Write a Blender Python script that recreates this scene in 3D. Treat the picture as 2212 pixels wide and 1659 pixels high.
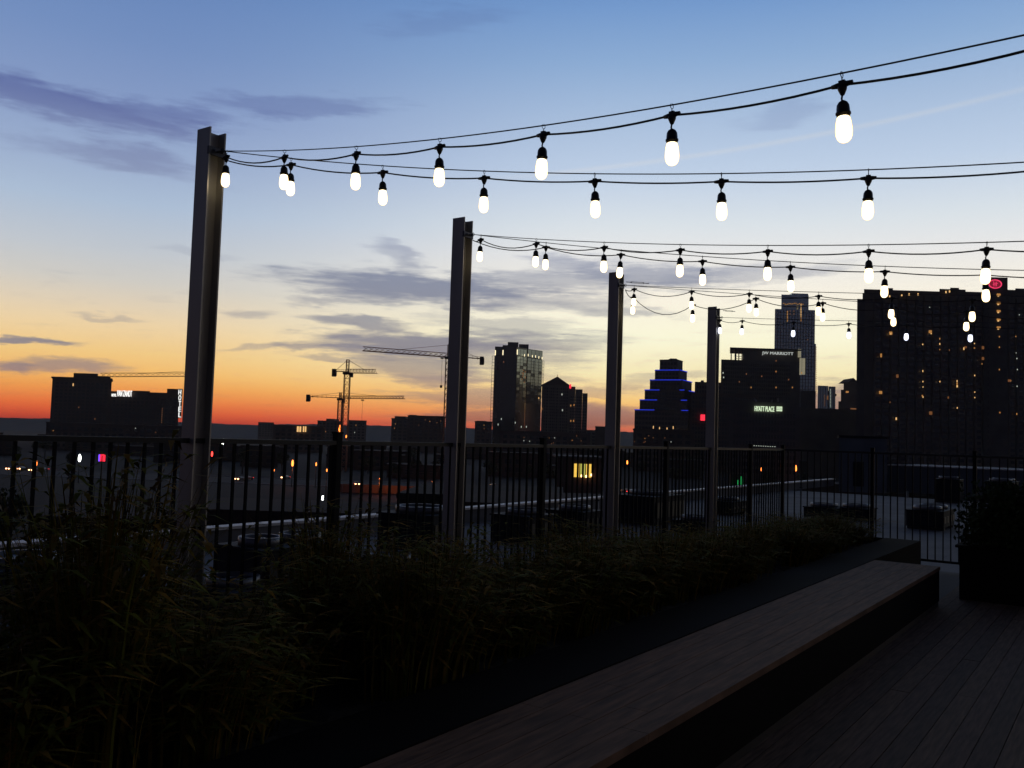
import bpy, math, random
from mathutils import Vector, Matrix
random.seed(11)
S = bpy.context.scene
for o in list(bpy.data.objects): bpy.data.objects.remove(o)
COL = S.collection
R = math.radians

# ------------------------------------------------------------------ camera
PW, PH, F = 2212.0, 1659.0, 1915.0          # measuring grid of the photograph
EYE = Vector((0, 0, 1.80))
PITCH, ROLL = R(3.33), R(1.8)
fw = Vector((0, math.cos(PITCH), math.sin(PITCH)))
r0 = Vector((1, 0, 0)); u0 = r0.cross(fw)
rt = r0 * math.cos(ROLL) + u0 * math.sin(ROLL)
up = -r0 * math.sin(ROLL) + u0 * math.cos(ROLL)
cam = bpy.data.cameras.new('camera'); camo = bpy.data.objects.new('camera', cam); COL.objects.link(camo)
M = Matrix((rt, up, -fw)).transposed().to_4x4(); M.translation = EYE
camo.matrix_world = M
cam.sensor_width = 36; cam.lens = 36 * F / PW; cam.clip_start = .05; cam.clip_end = 90000
S.camera = camo

def ray(x, y): return (fw + rt * ((x - PW/2)/F) - up * ((y - PH/2)/F)).normalized()
def at(x, y, Y):
    d = ray(x, y); return EYE + d * (Y / d.y)
def onz(x, y, z):
    d = ray(x, y); return EYE + d * ((z - EYE.z) / d.z)
def hor(x): return 906 + .0314 * x
def ae(x, y):
    d = ray(x, y); return math.degrees(math.atan2(d.x, d.y)), math.degrees(math.asin(d.z))

# ------------------------------------------------------------------ view, world, sun
S.render.engine = 'CYCLES'
S.view_settings.view_transform = 'Standard'; S.view_settings.look = 'None'
S.view_settings.exposure = 0; S.view_settings.gamma = 1
try: S.view_settings.use_curve_mapping = False
except Exception: pass

W = bpy.data.worlds.new('World'); S.world = W; W.use_nodes = True
nt = W.node_tree; N = nt.nodes; L = nt.links; N.clear()
def lin(c): return tuple((v/255/12.92 if v/255 <= .04045 else ((v/255+.055)/1.055)**2.4) for v in c)
def mth(op, a, b=None, c=None, clamp=False):
    n = N.new('ShaderNodeMath'); n.operation = op; n.use_clamp = clamp
    for i, v in enumerate((a, b, c)):
        if v is None: continue
        if isinstance(v, (int, float)): n.inputs[i].default_value = v
        else: L.new(v, n.inputs[i])
    return n.outputs[0]
def mrange(v, a, b, c=0, d=1, kind='SMOOTHSTEP'):
    n = N.new('ShaderNodeMapRange'); n.interpolation_type = kind
    L.new(v, n.inputs[0])
    for i, q in enumerate((a, b, c, d)): n.inputs[i+1].default_value = q
    return n.outputs[0]
def ramp(v, stops):
    n = N.new('ShaderNodeValToRGB'); L.new(v, n.inputs[0])
    cr = n.color_ramp; cr.interpolation = 'LINEAR'
    while len(cr.elements) < len(stops): cr.elements.new(.5)
    for e, (p, c) in zip(cr.elements, stops):
        e.position = p; e.color = (*lin(c), 1)
    return n.outputs[0]
def mixc(f, a, b, kind='MIX'):
    n = N.new('ShaderNodeMix'); n.data_type = 'RGBA'; n.blend_type = kind
    for s, v in ((n.inputs[0], f), (n.inputs[6], a), (n.inputs[7], b)):
        if isinstance(v, (int, float)): s.default_value = v
        elif isinstance(v, tuple): s.default_value = (*v, 1)
        else: L.new(v, s)
    return n.outputs[2]
tc = N.new('ShaderNodeTexCoord'); sep = N.new('ShaderNodeSeparateXYZ'); L.new(tc.outputs['Generated'], sep.inputs[0])
EL = mth('MULTIPLY', mth('ARCSINE', sep.outputs[2]), 57.29578)
AZ = mth('MULTIPLY', mth('ARCTAN2', sep.outputs[0], sep.outputs[1]), 57.29578)
elr = mrange(EL, 0, 90, kind='LINEAR')
def st(*ps): return [(e/90, c) for e, c in ps]
left = ramp(elr, st((0, (160,44,38)), (.6, (218,84,46)), (1.2, (238,118,58)), (2.2, (248,166,82)), (3.0, (253,194,108)), (4.2, (252,210,136)), (5.8, (243,215,168)),
    (7.0, (228,211,184)), (8.4, (209,205,197)), (10.2, (193,199,206)), (13, (170,188,211)), (15.5, (152,171,203)), (18.5, (132,153,194)), (22, (114,141,188)), (26, (98,130,182)), (33, (62,92,148)), (45, (32,46,84)), (60, (24,28,44)), (90, (16,18,27))))
right = ramp(elr, st((0, (176,66,58)), (.6, (216,104,78)), (1.4, (240,162,96)), (2.4, (255,206,124)), (4.0, (255,240,186)), (6.4, (255,252,220)),
    (9.0, (250,243,226)), (11.7, (231,231,230)), (13.6, (216,224,230)), (16.7, (188,205,227)), (20, (166,188,217)), (23.3, (138,169,208)), (26.5, (113,150,200)), (30, (88,126,184)), (37, (54,80,130)), (47, (32,46,84)), (60, (24,28,44)), (90, (16,18,27))))
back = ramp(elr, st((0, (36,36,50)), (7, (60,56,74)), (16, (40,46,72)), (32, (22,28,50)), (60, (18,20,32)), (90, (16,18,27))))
sky = mixc(mrange(AZ, -24, 8), left, right)
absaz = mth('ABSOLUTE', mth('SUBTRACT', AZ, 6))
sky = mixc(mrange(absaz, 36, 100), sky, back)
# clouds: warped elliptical banks laid on the sphere of directions
cmb = N.new('ShaderNodeCombineXYZ'); L.new(AZ, cmb.inputs[0]); L.new(EL, cmb.inputs[1])
def noise(scale, detail, sx, sy, rough=.55, off=0.0):
    m = N.new('ShaderNodeMapping'); m.inputs['Scale'].default_value = (sx, sy, 1); m.inputs['Location'].default_value = (off, off*.7, off)
    L.new(cmb.outputs[0], m.inputs[0])
    n = N.new('ShaderNodeTexNoise'); n.inputs['Scale'].default_value = scale; n.inputs['Detail'].default_value = detail; n.inputs['Roughness'].default_value = rough
    L.new(m.outputs[0], n.inputs['Vector']); return n
nw = noise(1, 4, .22, .75, .6)
vm = N.new('ShaderNodeVectorMath'); vm.operation = 'SUBTRACT'; L.new(nw.outputs['Color'], vm.inputs[0]); vm.inputs[1].default_value = (.5, .5, .5)
vs = N.new('ShaderNodeVectorMath'); vs.operation = 'MULTIPLY'; L.new(vm.outputs[0], vs.inputs[0]); vs.inputs[1].default_value = (4.5, 1.9, 0)
va = N.new('ShaderNodeVectorMath'); va.operation = 'ADD'; L.new(cmb.outputs[0], va.inputs[0]); L.new(vs.outputs[0], va.inputs[1])
WP = va.outputs[0]
nf = noise(1, 6, .36, 3.0, .64, 9.3).outputs['Fac']
CL = [ # x, y, half width, half height (photo grid), tilt deg, strength
 (110,215,300,38,-7,.66),(330,240,190,26,-4,.5),(630,228,215,24,4,.36),(235,338,175,24,-2,.5),(330,352,150,26,-14,.22),
 (868,556,75,20,-22,.34),(900,622,330,34,-3,.80),(1190,610,220,26,-2,.45),(1180,655,200,22,0,.40),(700,657,90,8,0,.40),(1390,592,200,30,-4,.55),
 (1640,588,230,20,2,.38),(1340,676,130,13,0,.42),(540,682,70,14,0,.36),(770,697,125,12,-2,.62),(70,734,90,7,2,.72),(140,787,110,17,2,.62),
 (20,798,55,14,0,.72),(900,742,260,26,-2,.80),(1090,700,190,16,-4,.36),(655,747,85,10,-4,.52),(900,790,180,34,-8,.55),(560,745,80,8,6,.36),
 (1080,765,230,36,-2,.45),(1200,742,170,22,0,.42),(1040,865,240,22,-3,.55),(1130,905,300,16,0,.60),(1290,900,170,30,0,.66),(1800,862,120,36,0,.62),
 (1960,868,200,34,0,.5),(690,772,60,7,0,.4),(1150,810,150,10,-4,.30),(1250,845,160,12,2,.36),(870,548,60,10,-30,.2),(430,545,90,8,0,.16),
 (240,690,70,6,-2,.3),(1690,245,110,26,8,.16),(1120,722,120,12,-4,.4),(980,822,170,14,-3,.42),(760,640,120,9,-6,.35),(1230,572,120,16,-8,.4),(960,45,160,30,8,.14),(1430,815,140,12,6,.3),(600,250,60,12,0,.2),
]
dens = None
for (x, y, a, b, t, s) in CL:
    az, el = ae(x, y)
    m = N.new('ShaderNodeMapping'); m.vector_type = 'TEXTURE'
    m.inputs['Location'].default_value = (az, el, 0); m.inputs['Rotation'].default_value = (0, 0, R(t + 1.8)); m.inputs['Scale'].default_value = (a/33.4*1.25, b/33.4*(1.25 if y < 400 else 1.4), 1)
    L.new(WP, m.inputs[0])
    ln = N.new('ShaderNodeVectorMath'); ln.operation = 'LENGTH'; L.new(m.outputs[0], ln.inputs[0])
    v = mth('ADD', ln.outputs['Value'], mth('MULTIPLY', mth('SUBTRACT', nf, .5), -1.1))
    d = mth('SUBTRACT', 1, mrange(v, 1.0, .30, 0, min(.95, s*1.3)))
    dens = d if dens is None else mth('MULTIPLY', dens, d)
dens = mth('SUBTRACT', 1, dens)
# faint streaky veil everywhere low in the sky
veil = mth('MULTIPLY', mrange(nf, .52, .78, 0, .22), mrange(EL, 14, 5))
dens = mth('MAXIMUM', dens, veil)
ccol = ramp(elr, st((0, (124,62,58)), (1.2, (156,104,92)), (2.6, (162,134,128)), (4.5, (142,136,144)), (7, (136,138,152)), (10, (130,138,160)),
    (13, (138,148,178)), (16, (122,134,172)), (18.5, (92,106,158)), (24, (78,94,150)), (40, (52,66,110)), (90, (34,46,80))))
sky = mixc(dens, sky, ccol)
# thin lit contrail
(a1, e1), (a2, e2) = ae(980, 392), ae(2212, 192)
th = math.atan2(e2-e1, a2-a1)
dist = mth('ADD', mth('MULTIPLY', mth('SUBTRACT', AZ, a1), -math.sin(th)), mth('MULTIPLY', mth('SUBTRACT', EL, e1), math.cos(th)))
along = mth('MULTIPLY', mrange(AZ, a1, a1+9), mrange(AZ, a2+6, a2-4))
trail = mth('MULTIPLY', mrange(mth('ABSOLUTE', dist), .26, 0, 0, .15), along)
sky = mixc(trail, sky, lin((238,226,210)))
# physical dusk sky underneath
ns = N.new('ShaderNodeTexSky'); ns.sky_type = 'NISHITA'; ns.sun_disc = False
SUN_AZ = R(8)
ns.sun_elevation = R(.5); ns.sun_rotation = SUN_AZ
ns2 = mixc(1.0, ns.outputs[0], (.05, .05, .05), 'MULTIPLY')
bg = N.new('ShaderNodeBackground'); bg.inputs['Strength'].default_value = 1.07
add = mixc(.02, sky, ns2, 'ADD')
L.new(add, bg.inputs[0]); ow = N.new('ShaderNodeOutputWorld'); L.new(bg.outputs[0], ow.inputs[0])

# ------------------------------------------------------------------ helpers
class MB:
    def __init__(s): s.v = []; s.f = []; s.sm = []
    def add(s, vs, fs, smooth=False):
        b = len(s.v); s.v += [tuple(v) for v in vs]; s.f += [tuple(i+b for i in f) for f in fs]; s.sm += [smooth]*len(fs); return s
    def hexa(s, p):   # 8 points: bottom ring 0-3 (ccw from above), top ring 4-7
        return s.add(p, [(3,2,1,0),(4,5,6,7),(0,1,5,4),(1,2,6,5),(2,3,7,6),(3,0,4,7)])
    def box(s, x0, x1, y0, y1, z0, z1):
        return s.hexa([(x0,y0,z0),(x1,y0,z0),(x1,y1,z0),(x0,y1,z0),(x0,y0,z1),(x1,y0,z1),(x1,y1,z1),(x0,y1,z1)])
    def prism(s, poly, z0, z1):
        n = len(poly); vs = [(p[0],p[1],z0) for p in poly] + [(p[0],p[1],z1) for p in poly]
        return s.add(vs, [tuple(range(n-1,-1,-1)), tuple(range(n,2*n))] + [(i,(i+1)%n,(i+1)%n+n,i+n) for i in range(n)])
    def bar(s, a, b, w, h=None):
        a = Vector(a); b = Vector(b); h = h or w; d = (b-a).normalized()
        q = Vector((0,0,1)) if abs(d.z) < .95 else Vector((1,0,0))
        x = d.cross(q).normalized()*(w/2); y = x.cross(d).normalized()*(h/2)
        return s.hexa([a-x-y,a+x-y,b+x-y,b-x-y,a-x+y,a+x+y,b+x+y,b-x+y])
    def tube(s, pts, r, n=6, cap=True):
        pts = [Vector(p) for p in pts]; rs = r if isinstance(r, (list,tuple)) else [r]*len(pts)
        vs = []; ref = None
        for i, p in enumerate(pts):
            d = (pts[min(i+1,len(pts)-1)] - pts[max(i-1,0)]).normalized()
            q = Vector((0,0,1)) if abs(d.z) < .9 else Vector((1,0,0))
            x = d.cross(q).normalized(); y = x.cross(d).normalized()
            if ref is not None and x.dot(ref) < 0 and abs(d.z) >= .9: pass
            ref = x
            for k in range(n):
                t = 2*math.pi*k/n; vs.append(p + (x*math.cos(t)+y*math.sin(t))*rs[i])
        fs = [(i*n+k, i*n+(k+1)%n, (i+1)*n+(k+1)%n, (i+1)*n+k) for i in range(len(pts)-1) for k in range(n)]
        if cap: fs += [tuple(range(n-1,-1,-1)), tuple(range((len(pts)-1)*n, len(pts)*n))]
        return s.add(vs, fs, True)
    def lathe(s, prof, n=14, c=(0,0,0)):
        vs = []
        for (r, z) in prof:
            for k in range(n):
                t = 2*math.pi*k/n; vs.append((c[0]+r*math.cos(t), c[1]+r*math.sin(t), c[2]+z))
        m = len(prof)
        fs = [(i*n+k, i*n+(k+1)%n, (i+1)*n+(k+1)%n, (i+1)*n+k) for i in range(m-1) for k in range(n)]
        fs += [tuple(range(n-1,-1,-1)), tuple(range((m-1)*n, m*n))]
        return s.add(vs, fs, True)
    def mesh(s, name, mat):
        me = bpy.data.meshes.new(name); me.from_pydata(s.v, [], s.f); me.update()
        for p, q in zip(me.polygons, s.sm): p.use_smooth = q
        if mat: me.materials.append(mat)
        return me
    def build(s, name, mat, parent=None, kind=None):
        return put(name, s.mesh(name, mat), parent, kind)
def put(name, me, parent=None, kind=None):
    o = bpy.data.objects.new(name, me); COL.objects.link(o)
    if parent: o.parent = parent
    if kind: o['kind'] = kind
    return o
def tag(o, label, cat, group=None, kind=None):
    o['label'] = label; o['category'] = cat
    if group: o['group'] = group
    if kind: o['kind'] = kind
    return o
def thing(name, label, cat, loc=(0,0,0), rz=0, group=None):
    o = bpy.data.objects.new(name, None); COL.objects.link(o); o.empty_display_size = .1
    o.location = loc; o.rotation_euler = (0,0,rz)
    return tag(o, label, cat, group)
def copy_tree(o, parent=None):
    c = o.copy(); COL.objects.link(c); c.parent = parent
    for ch in [k for k in o.children]: copy_tree(ch, c)
    return c

def mat(name, col, rough=.8, metal=0, var=.25, scale=3., bump=0., col2=None, spec=.5, stretch=None, em=None, es=0):
    m = bpy.data.materials.new(name); m.use_nodes = True; n = m.node_tree.nodes; l = m.node_tree.links
    b = n['Principled BSDF']; b.inputs['Roughness'].default_value = rough; b.inputs['Metallic'].default_value = metal
    b.inputs['Specular IOR Level'].default_value = spec
    tc = n.new('ShaderNodeTexCoord'); mp = n.new('ShaderNodeMapping'); l.new(tc.outputs['Object'], mp.inputs[0])
    if stretch: mp.inputs['Scale'].default_value = stretch
    t = n.new('ShaderNodeTexNoise'); t.inputs['Scale'].default_value = scale; t.inputs['Detail'].default_value = 6; l.new(mp.outputs[0], t.inputs['Vector'])
    r = n.new('ShaderNodeValToRGB'); l.new(t.outputs['Fac'], r.inputs[0])
    c2 = col2 or tuple(v*(1+var) for v in col)
    r.color_ramp.elements[0].position = .3; r.color_ramp.elements[1].position = .7
    r.color_ramp.elements[0].color = (*[v*(1-var) for v in col], 1); r.color_ramp.elements[1].color = (*c2, 1)
    l.new(r.outputs[0], b.inputs['Base Color'])
    rr = n.new('ShaderNodeMapRange'); l.new(t.outputs['Fac'], rr.inputs[0]); rr.inputs[3].default_value = max(0, rough-.1); rr.inputs[4].default_value = min(1, rough+.1)
    l.new(rr.outputs[0], b.inputs['Roughness'])
    if bump:
        bp = n.new('ShaderNodeBump'); bp.inputs['Strength'].default_value = bump; bp.inputs['Distance'].default_value = .02
        l.new(t.outputs['Fac'], bp.inputs['Height']); l.new(bp.outputs[0], b.inputs['Normal'])
    if em:
        b.inputs['Emission Color'].default_value = (*em, 1); b.inputs['Emission Strength'].default_value = es
    return m
def glow(name, col, s, rim=None):
    m = bpy.data.materials.new(name); m.use_nodes = True; n = m.node_tree.nodes; l = m.node_tree.links; n.clear()
    e = n.new('ShaderNodeEmission'); e.inputs[0].default_value = (*col, 1); e.inputs[1].default_value = s
    t = n.new('ShaderNodeTexNoise'); t.inputs['Scale'].default_value = 6
    mr = n.new('ShaderNodeMapRange'); l.new(t.outputs['Fac'], mr.inputs[0]); mr.inputs[3].default_value = s*.85; mr.inputs[4].default_value = s*1.15
    l.new(mr.outputs[0], e.inputs[1])
    if rim:
        lw = n.new('ShaderNodeLayerWeight'); lw.inputs[0].default_value = .35
        cr = n.new('ShaderNodeValToRGB'); l.new(lw.outputs['Facing'], cr.inputs[0])
        cr.color_ramp.elements[0].position = .0; cr.color_ramp.elements[0].color = (*col, 1)
        cr.color_ramp.elements[1].position = .72; cr.color_ramp.elements[1].color = (*rim, 1)
        l.new(cr.outputs[0], e.inputs[0])
    o = n.new('ShaderNodeOutputMaterial'); l.new(e.outputs[0], o.inputs[0]); return m

M_steel = mat('pillar_steel', (.36,.34,.31), .45, .5, .18, 2.5, .15, stretch=(1,1,.25))
M_iron = mat('painted_iron', (.008,.008,.009), .7, 0, .2, 20, spec=.12)
M_rail = mat('rail_iron', (.015,.015,.016), .5, 0, .2, 20, spec=.3)
M_cable = mat('cable_rubber', (.012,.012,.014), .6, 0, .2, 60)
M_wire = mat('wire_steel', (.06,.06,.07), .45, .6, .2, 60)
M_sock = mat('socket_rubber', (.012,.012,.013), .5, 0, .2, 40)
M_bulb = glow('bulb_warm_glow', (1,.86,.56), 6, (.25,.15,.04))
M_bulbc = glow('bulb_cool_glow', (.86,.9,1), 3.5, (.25,.28,.42))
M_deck = [mat('deck_board_%d' % i, c, .8, 0, .45, 4, .25, stretch=(1,12,1), spec=.08) for i, c in enumerate(((.12,.078,.055),(.10,.068,.048),(.135,.088,.058)))]
M_bench = mat('bench_wood', (.17,.095,.055), .75, 0, .45, 3.5, .3, stretch=(1,10,1), spec=.08)
M_plant = mat('planter_steel', (.011,.009,.008), .85, 0, .2, 5, .05, spec=.03)
M_soil = mat('soil', (.02,.016,.012), .95, 0, .5, 14, .8)
M_grass = [mat('grass_blade_%d' % i   , c, .85, 0, .5, 7, 0, c2, spec=.03) for i, (c, c2) in enumerate((((.075,.085,.008),(.13,.125,.014)),((.18,.10,.015),(.27,.15,.022)),((.12,.10,.010),(.20,.13,.018))))]
M_seed = mat('seed_head', (.14,.10,.05), .8, 0, .4, 10)
M_roof = mat('roof_membrane', (.15,.14,.135), .8, 0, .25, .5, .1, (.20,.19,.185), .1)
M_cop = mat('coping_metal', (.58,.53,.49), .5, .1, .15, 1.5)
M_unit = mat('unit_metal', (.022,.022,.024), .7, .0, .25, 2, spec=.12)
M_unitl = mat('unit_galvanised', (.16,.16,.16), .5, .5, .2, 3)
M_conc = mat('concrete_dark', (.10,.095,.09), .85, 0, .25, .15, .1, spec=.12)
M_conc2 = mat('facade_tan', (.14,.12,.10), .85, 0, .25, .1, .1, spec=.12)
M_brick = mat('facade_brown', (.10,.075,.065), .9, 0, .3, .12, .1, spec=.12)
M_glass = mat('facade_glass', (.03,.04,.05), .12, .4, .2, .05, 0, spec=.8)
M_glasst = mat('tower_glass', (.46,.60,.58), .25, .8, .2, .04, 0, spec=.8)
M_pane = mat('pane_glass', (.30,.35,.38), .08, .85, .15, .3, 0, spec=.8)
M_mull = mat('mullion', (.03,.028,.026), .5, .3, .2, 1)
M_asph = mat('asphalt', (.03,.029,.028), .85, 0, .25, .2, spec=.12)
M_ground = mat('city_ground', (.008,.008,.008), .95, 0, .4, .01, spec=.12)
M_hill = mat('wooded_hill', (.006,.006,.005), .95, 0, .4, .01)
M_leaf = mat('tree_leaf', (.025,.038,.015), .9, 0, .45, .6, spec=.1)
M_bark = mat('tree_bark', (.05,.038,.028), .9, 0, .3, 4)
M_crane = mat('crane_paint', (.30,.10,.04), .6, .1, .3, .5)
M_craned = mat('crane_weight', (.06,.055,.05), .8, 0, .3, .5)
M_car = [mat('car_paint_%d' % i, c, .3, .3, .15, 2) for i, c in enumerate(((.04,.045,.055),(.18,.18,.18),(.10,.02,.02)))]
M_tyre = mat('tyre', (.02,.02,.02), .8)
G_white = glow('sign_white', (1,1,.97), 1.3)
G_signg = glow('sign_green_white', (.80,1,.66), .95)
G_dimg = glow('sign_dim_green', (.32,.42,.22), .9)
G_blue = glow('led_blue', (.03,.06,1), .55)
G_red = glow('sign_red', (1,.03,.06), 1.4)
G_hil = glow('sign_pink_red', (1,.05,.16), 1.0)
G_win = glow('lit_window_amber', (1,.45,.12), .42)
G_winb = glow('lit_window_bright', (1,.58,.22), .95)
G_winy = glow('lit_window_yellow', (1,.62,.10), 1.0)
G_wind = glow('lit_window_dim', (1,.40,.14), .16)
G_winw = glow('lit_window_white', (.9,1,.85), .5)
G_sod = glow('sodium_lamp', (1,.22,.035), 4.5)
G_lampw = glow('white_lamp', (.9,.95,.85), 8)
G_head = glow('headlight', (1,.46,.20), 7)
G_tail = glow('taillight', (1,.04,.03), 5)
G_green = glow('green_light', (.05,1,.25), .35)
G_violet = glow('sign_violet', (.15,.05,1), 2.5)
G_crown = glow('crown_lamp', (1,.85,.5), 1.6)
GZ = -18.0      # street level

# ------------------------------------------------------------------ sky-lit far setting
ground = MB().box(-3000, 3000, -350, 2500, GZ-2, GZ).build('ground', M_ground, kind='structure')
hp = [(-900,1),(0,3),(300,4),(500,6),(650,9),(880,15),(1020,12),(1280,15),(1340,17),(1700,16),(2400,16),(3300,10)]
def hh(x):
    for (a, p), (b, q) in zip(hp, hp[1:]):
        if a <= x <= b: return p + (q-p)*(x-a)/(b-a)
    return 5
hb = MB(); vs = []; nX = 700
for i in range(nX+1):
    x = -900 + 4200*i/nX
    h = (hh(x) + 1.4*math.sin(x*.021) + .9*math.sin(x*.063+1) + random.uniform(-.7,.7)) * 3800/F
    X = (x-PW/2)/F*1850; h *= 1850/3800
    vs += [(X, 1600, GZ-1), (X, 1850, EYE.z+h), (X, 2050, EYE.z+h*.9), (X, 2350, GZ-1)]
fs = [(4*i+k, 4*i+4+k, 4*i+5+k, 4*i+1+k) for i in range(nX) for k in range(3)]
hb.add(vs, fs); hb.build('distant_hills', M_hill, kind='structure')

# ------------------------------------------------------------------ buildings
def zat(x, y, Y): return at(x, y, Y).z
def xat(x, y, Y): return at(x, y, Y).x
def lit_window(parent, x, y, Y, w, h, m, name='window', lab=None):
    p = at(x, y, Y); w *= Y/F; h *= Y/F
    me = MB().box(-w/2, w/2, -.12, .12, -h/2, h/2).mesh(name, m)
    o = put(name, me, parent); o.location = (p.x, p.y, p.z)
    if lab: o['label'] = lab
    return o
def skew(a, b, Y):      # plan direction of a building's side walls: every block is turned a little towards the terrace
    c = (a+b)/2; e = a if c > 0 else b
    return max(-.62, min(.62, e/Y))
def sbox(m, a, b, Y, depth, z0, z1, k=None, grow=0):
    k = skew(a, b, Y) if k is None else k; g = grow
    return m.prism([(a-g,Y-g),(b+g,Y-g),(b+g+k*depth,Y+depth+g),(a-g+k*depth,Y+depth+g)], z0, z1)
def block(parent, xL, xR, yT, Y, depth, m, name='wall', zb=None):
    ym = yT
    a = xat(xL, ym, Y); b = xat(xR, ym, Y); z = zat((xL+xR)/2, yT, Y)
    sbox(MB(), a, b, Y, depth, GZ if zb is None else zb, z).build(name, m, parent)
    return a, b, z
def dark_windows(parent, a, b, z0, z1, Y, cols, rows, m=None, fw_=.6, fh=.55, proud=-.0):
    """window bays: dark glass set in thin surrounds standing proud of the wall"""
    g = MB(); f = MB(); dx = (b-a)/cols; dz = (z1-z0)/rows
    for i in range(cols):
        for j in range(rows):
            cx = a + (i+.5)*dx; cz = z0 + (j+.5)*dz; w = dx*fw_/2; h = dz*fh/2
            g.box(cx-w, cx+w, Y-.08, Y+.05, cz-h, cz+h)
            f.box(cx-w-.12, cx+w+.12, Y-.3, Y-.02, cz-h-.25, cz-h-.02)
    g.build('window', m or M_glass, parent, 'stuff'); f.build('sill', M_mull, parent, 'stuff')
def roofkit(parent, a, b, Y, z, n=3, m=None):
    for k in range(n):
        w = (b-a)*random.uniform(.06,.16); c = a + (b-a)*random.uniform(.15,.85)
        MB().box(c-w/2, c+w/2, Y+2+k*4, Y+5+k*4, z, z+random.uniform(1,2.6)).build('roof_unit', m or M_conc, parent)
def text(parent, s, x0, x1, y0, y1, Y, m, name='sign', vertical=False):
    """solid letters standing at depth Y, filling the given photo rectangle"""
    if vertical:
        n = len(s); r = []
        for i, ch in enumerate(s):
            r.append(text(parent, ch, x0, x1, y0+(y1-y0)*(i+.06)/n, y0+(y1-y0)*(i+.94)/n, Y, m, 'letter'))
        return r
    cu = bpy.data.curves.new('t', 'FONT'); cu.body = s; cu.extrude = .05
    t = bpy.data.objects.new('t', cu); COL.objects.link(t)
    bpy.context.view_layer.update()
    me = bpy.data.meshes.new_from_object(t); bpy.data.objects.remove(t)
    xs = [v.co.x for v in me.vertices]; ys = [v.co.y for v in me.vertices]
    ax, bx, ay, by = min(xs), max(xs), min(ys), max(ys)
    A = at(x0, y1, Y); B = at(x1, y0, Y); zb = zat((x0+x1)/2, y1, Y); zt = zat((x0+x1)/2, y0, Y)
    for v in me.vertices:
        u = (v.co.x-ax)/(bx-ax+1e-6); w = (v.co.y-ay)/(by-ay+1e-6); d = v.co.z
        v.co = Vector((A.x + (B.x-A.x)*u, Y - d*6, zb + (zt-zb)*w))
    me.materials.clear(); me.materials.append(m)
    me.name = name
    return put(name, me, parent)

# left hotel tower
Y = 860
t = thing('apartment_tower', 'dark square tower with a stepped penthouse at far left', 'tower')
a, b, z = block(t, 113.5, 242, 816, Y, 40, M_brick)
dark_windows(t, a+3, b-3, GZ+4, z-4, Y, 12, 16)
sbox(MB(), xat(157,806,Y), xat(210,806,Y), Y+2, 24, z, zat(183,806,Y)).build('penthouse', M_brick, t)
sbox(MB(), xat(192,812,Y), xat(238,812,Y), Y+1, 24, z, zat(214,812,Y)).build('penthouse', M_brick, t)
sbox(MB(), a, b, Y, 40, z-1.2, z+.3, grow=.8).build('cornice', M_conc, t)
lit_window(t, 158, 831, Y-1, 1.8, 6, G_winb); lit_window(t, 170, 880, Y-1, 1.6, 3, G_wind)
lit_window(t, 205, 905, Y-1, 1.6, 3, G_wind)
# hotel with rooftop letters
t = thing('hotel', 'low dark hotel with white rooftop letters and a vertical sign at its right edge', 'hotel')
Y = 800
a, b, z = block(t, 236, 388, 847, Y, 45, M_brick)
dark_windows(t, a+3, b-2, GZ+4, z-4, Y, 16, 12)
sbox(MB(), xat(284,844,Y), xat(323,844,Y), Y+1, 24, z, zat(300,844,Y)).build('penthouse', M_brick, t)
sbox(MB(), xat(361,841,Y), xat(389,841,Y), Y-.1, 24, z, zat(376,840,Y)).build('penthouse', M_brick, t)
text(t, 'VAN ZANDT', 252.5, 285.5, 843.5, 856.5, Y-1.5, G_white, 'rooftop_letters')
text(t, 'HOTEL', 241, 251.5, 850.5, 856.5, Y-1.5, G_white, 'small_letters')
MB().box(xat(241,857,Y), xat(286,857,Y), Y-1.8, Y-1.0, zat(260,859,Y), zat(260,858,Y)).build('letter_rail', M_mull, t)
sgn = MB().box(xat(384.5,870,Y), xat(392.6,870,Y), Y-1, Y+1, zat(388,903,Y), zat(388,840,Y)).build('sign_board', M_mull, t)
for o in text(sgn, 'HOTEL', 385.4, 391.6, 841, 902, Y-1.6, G_white, vertical=True): pass
for k in range(8): lit_window(t, 350.5-.2*k, 883+k*4.2, Y-.2, 1.2, 2.2, G_wind)

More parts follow.
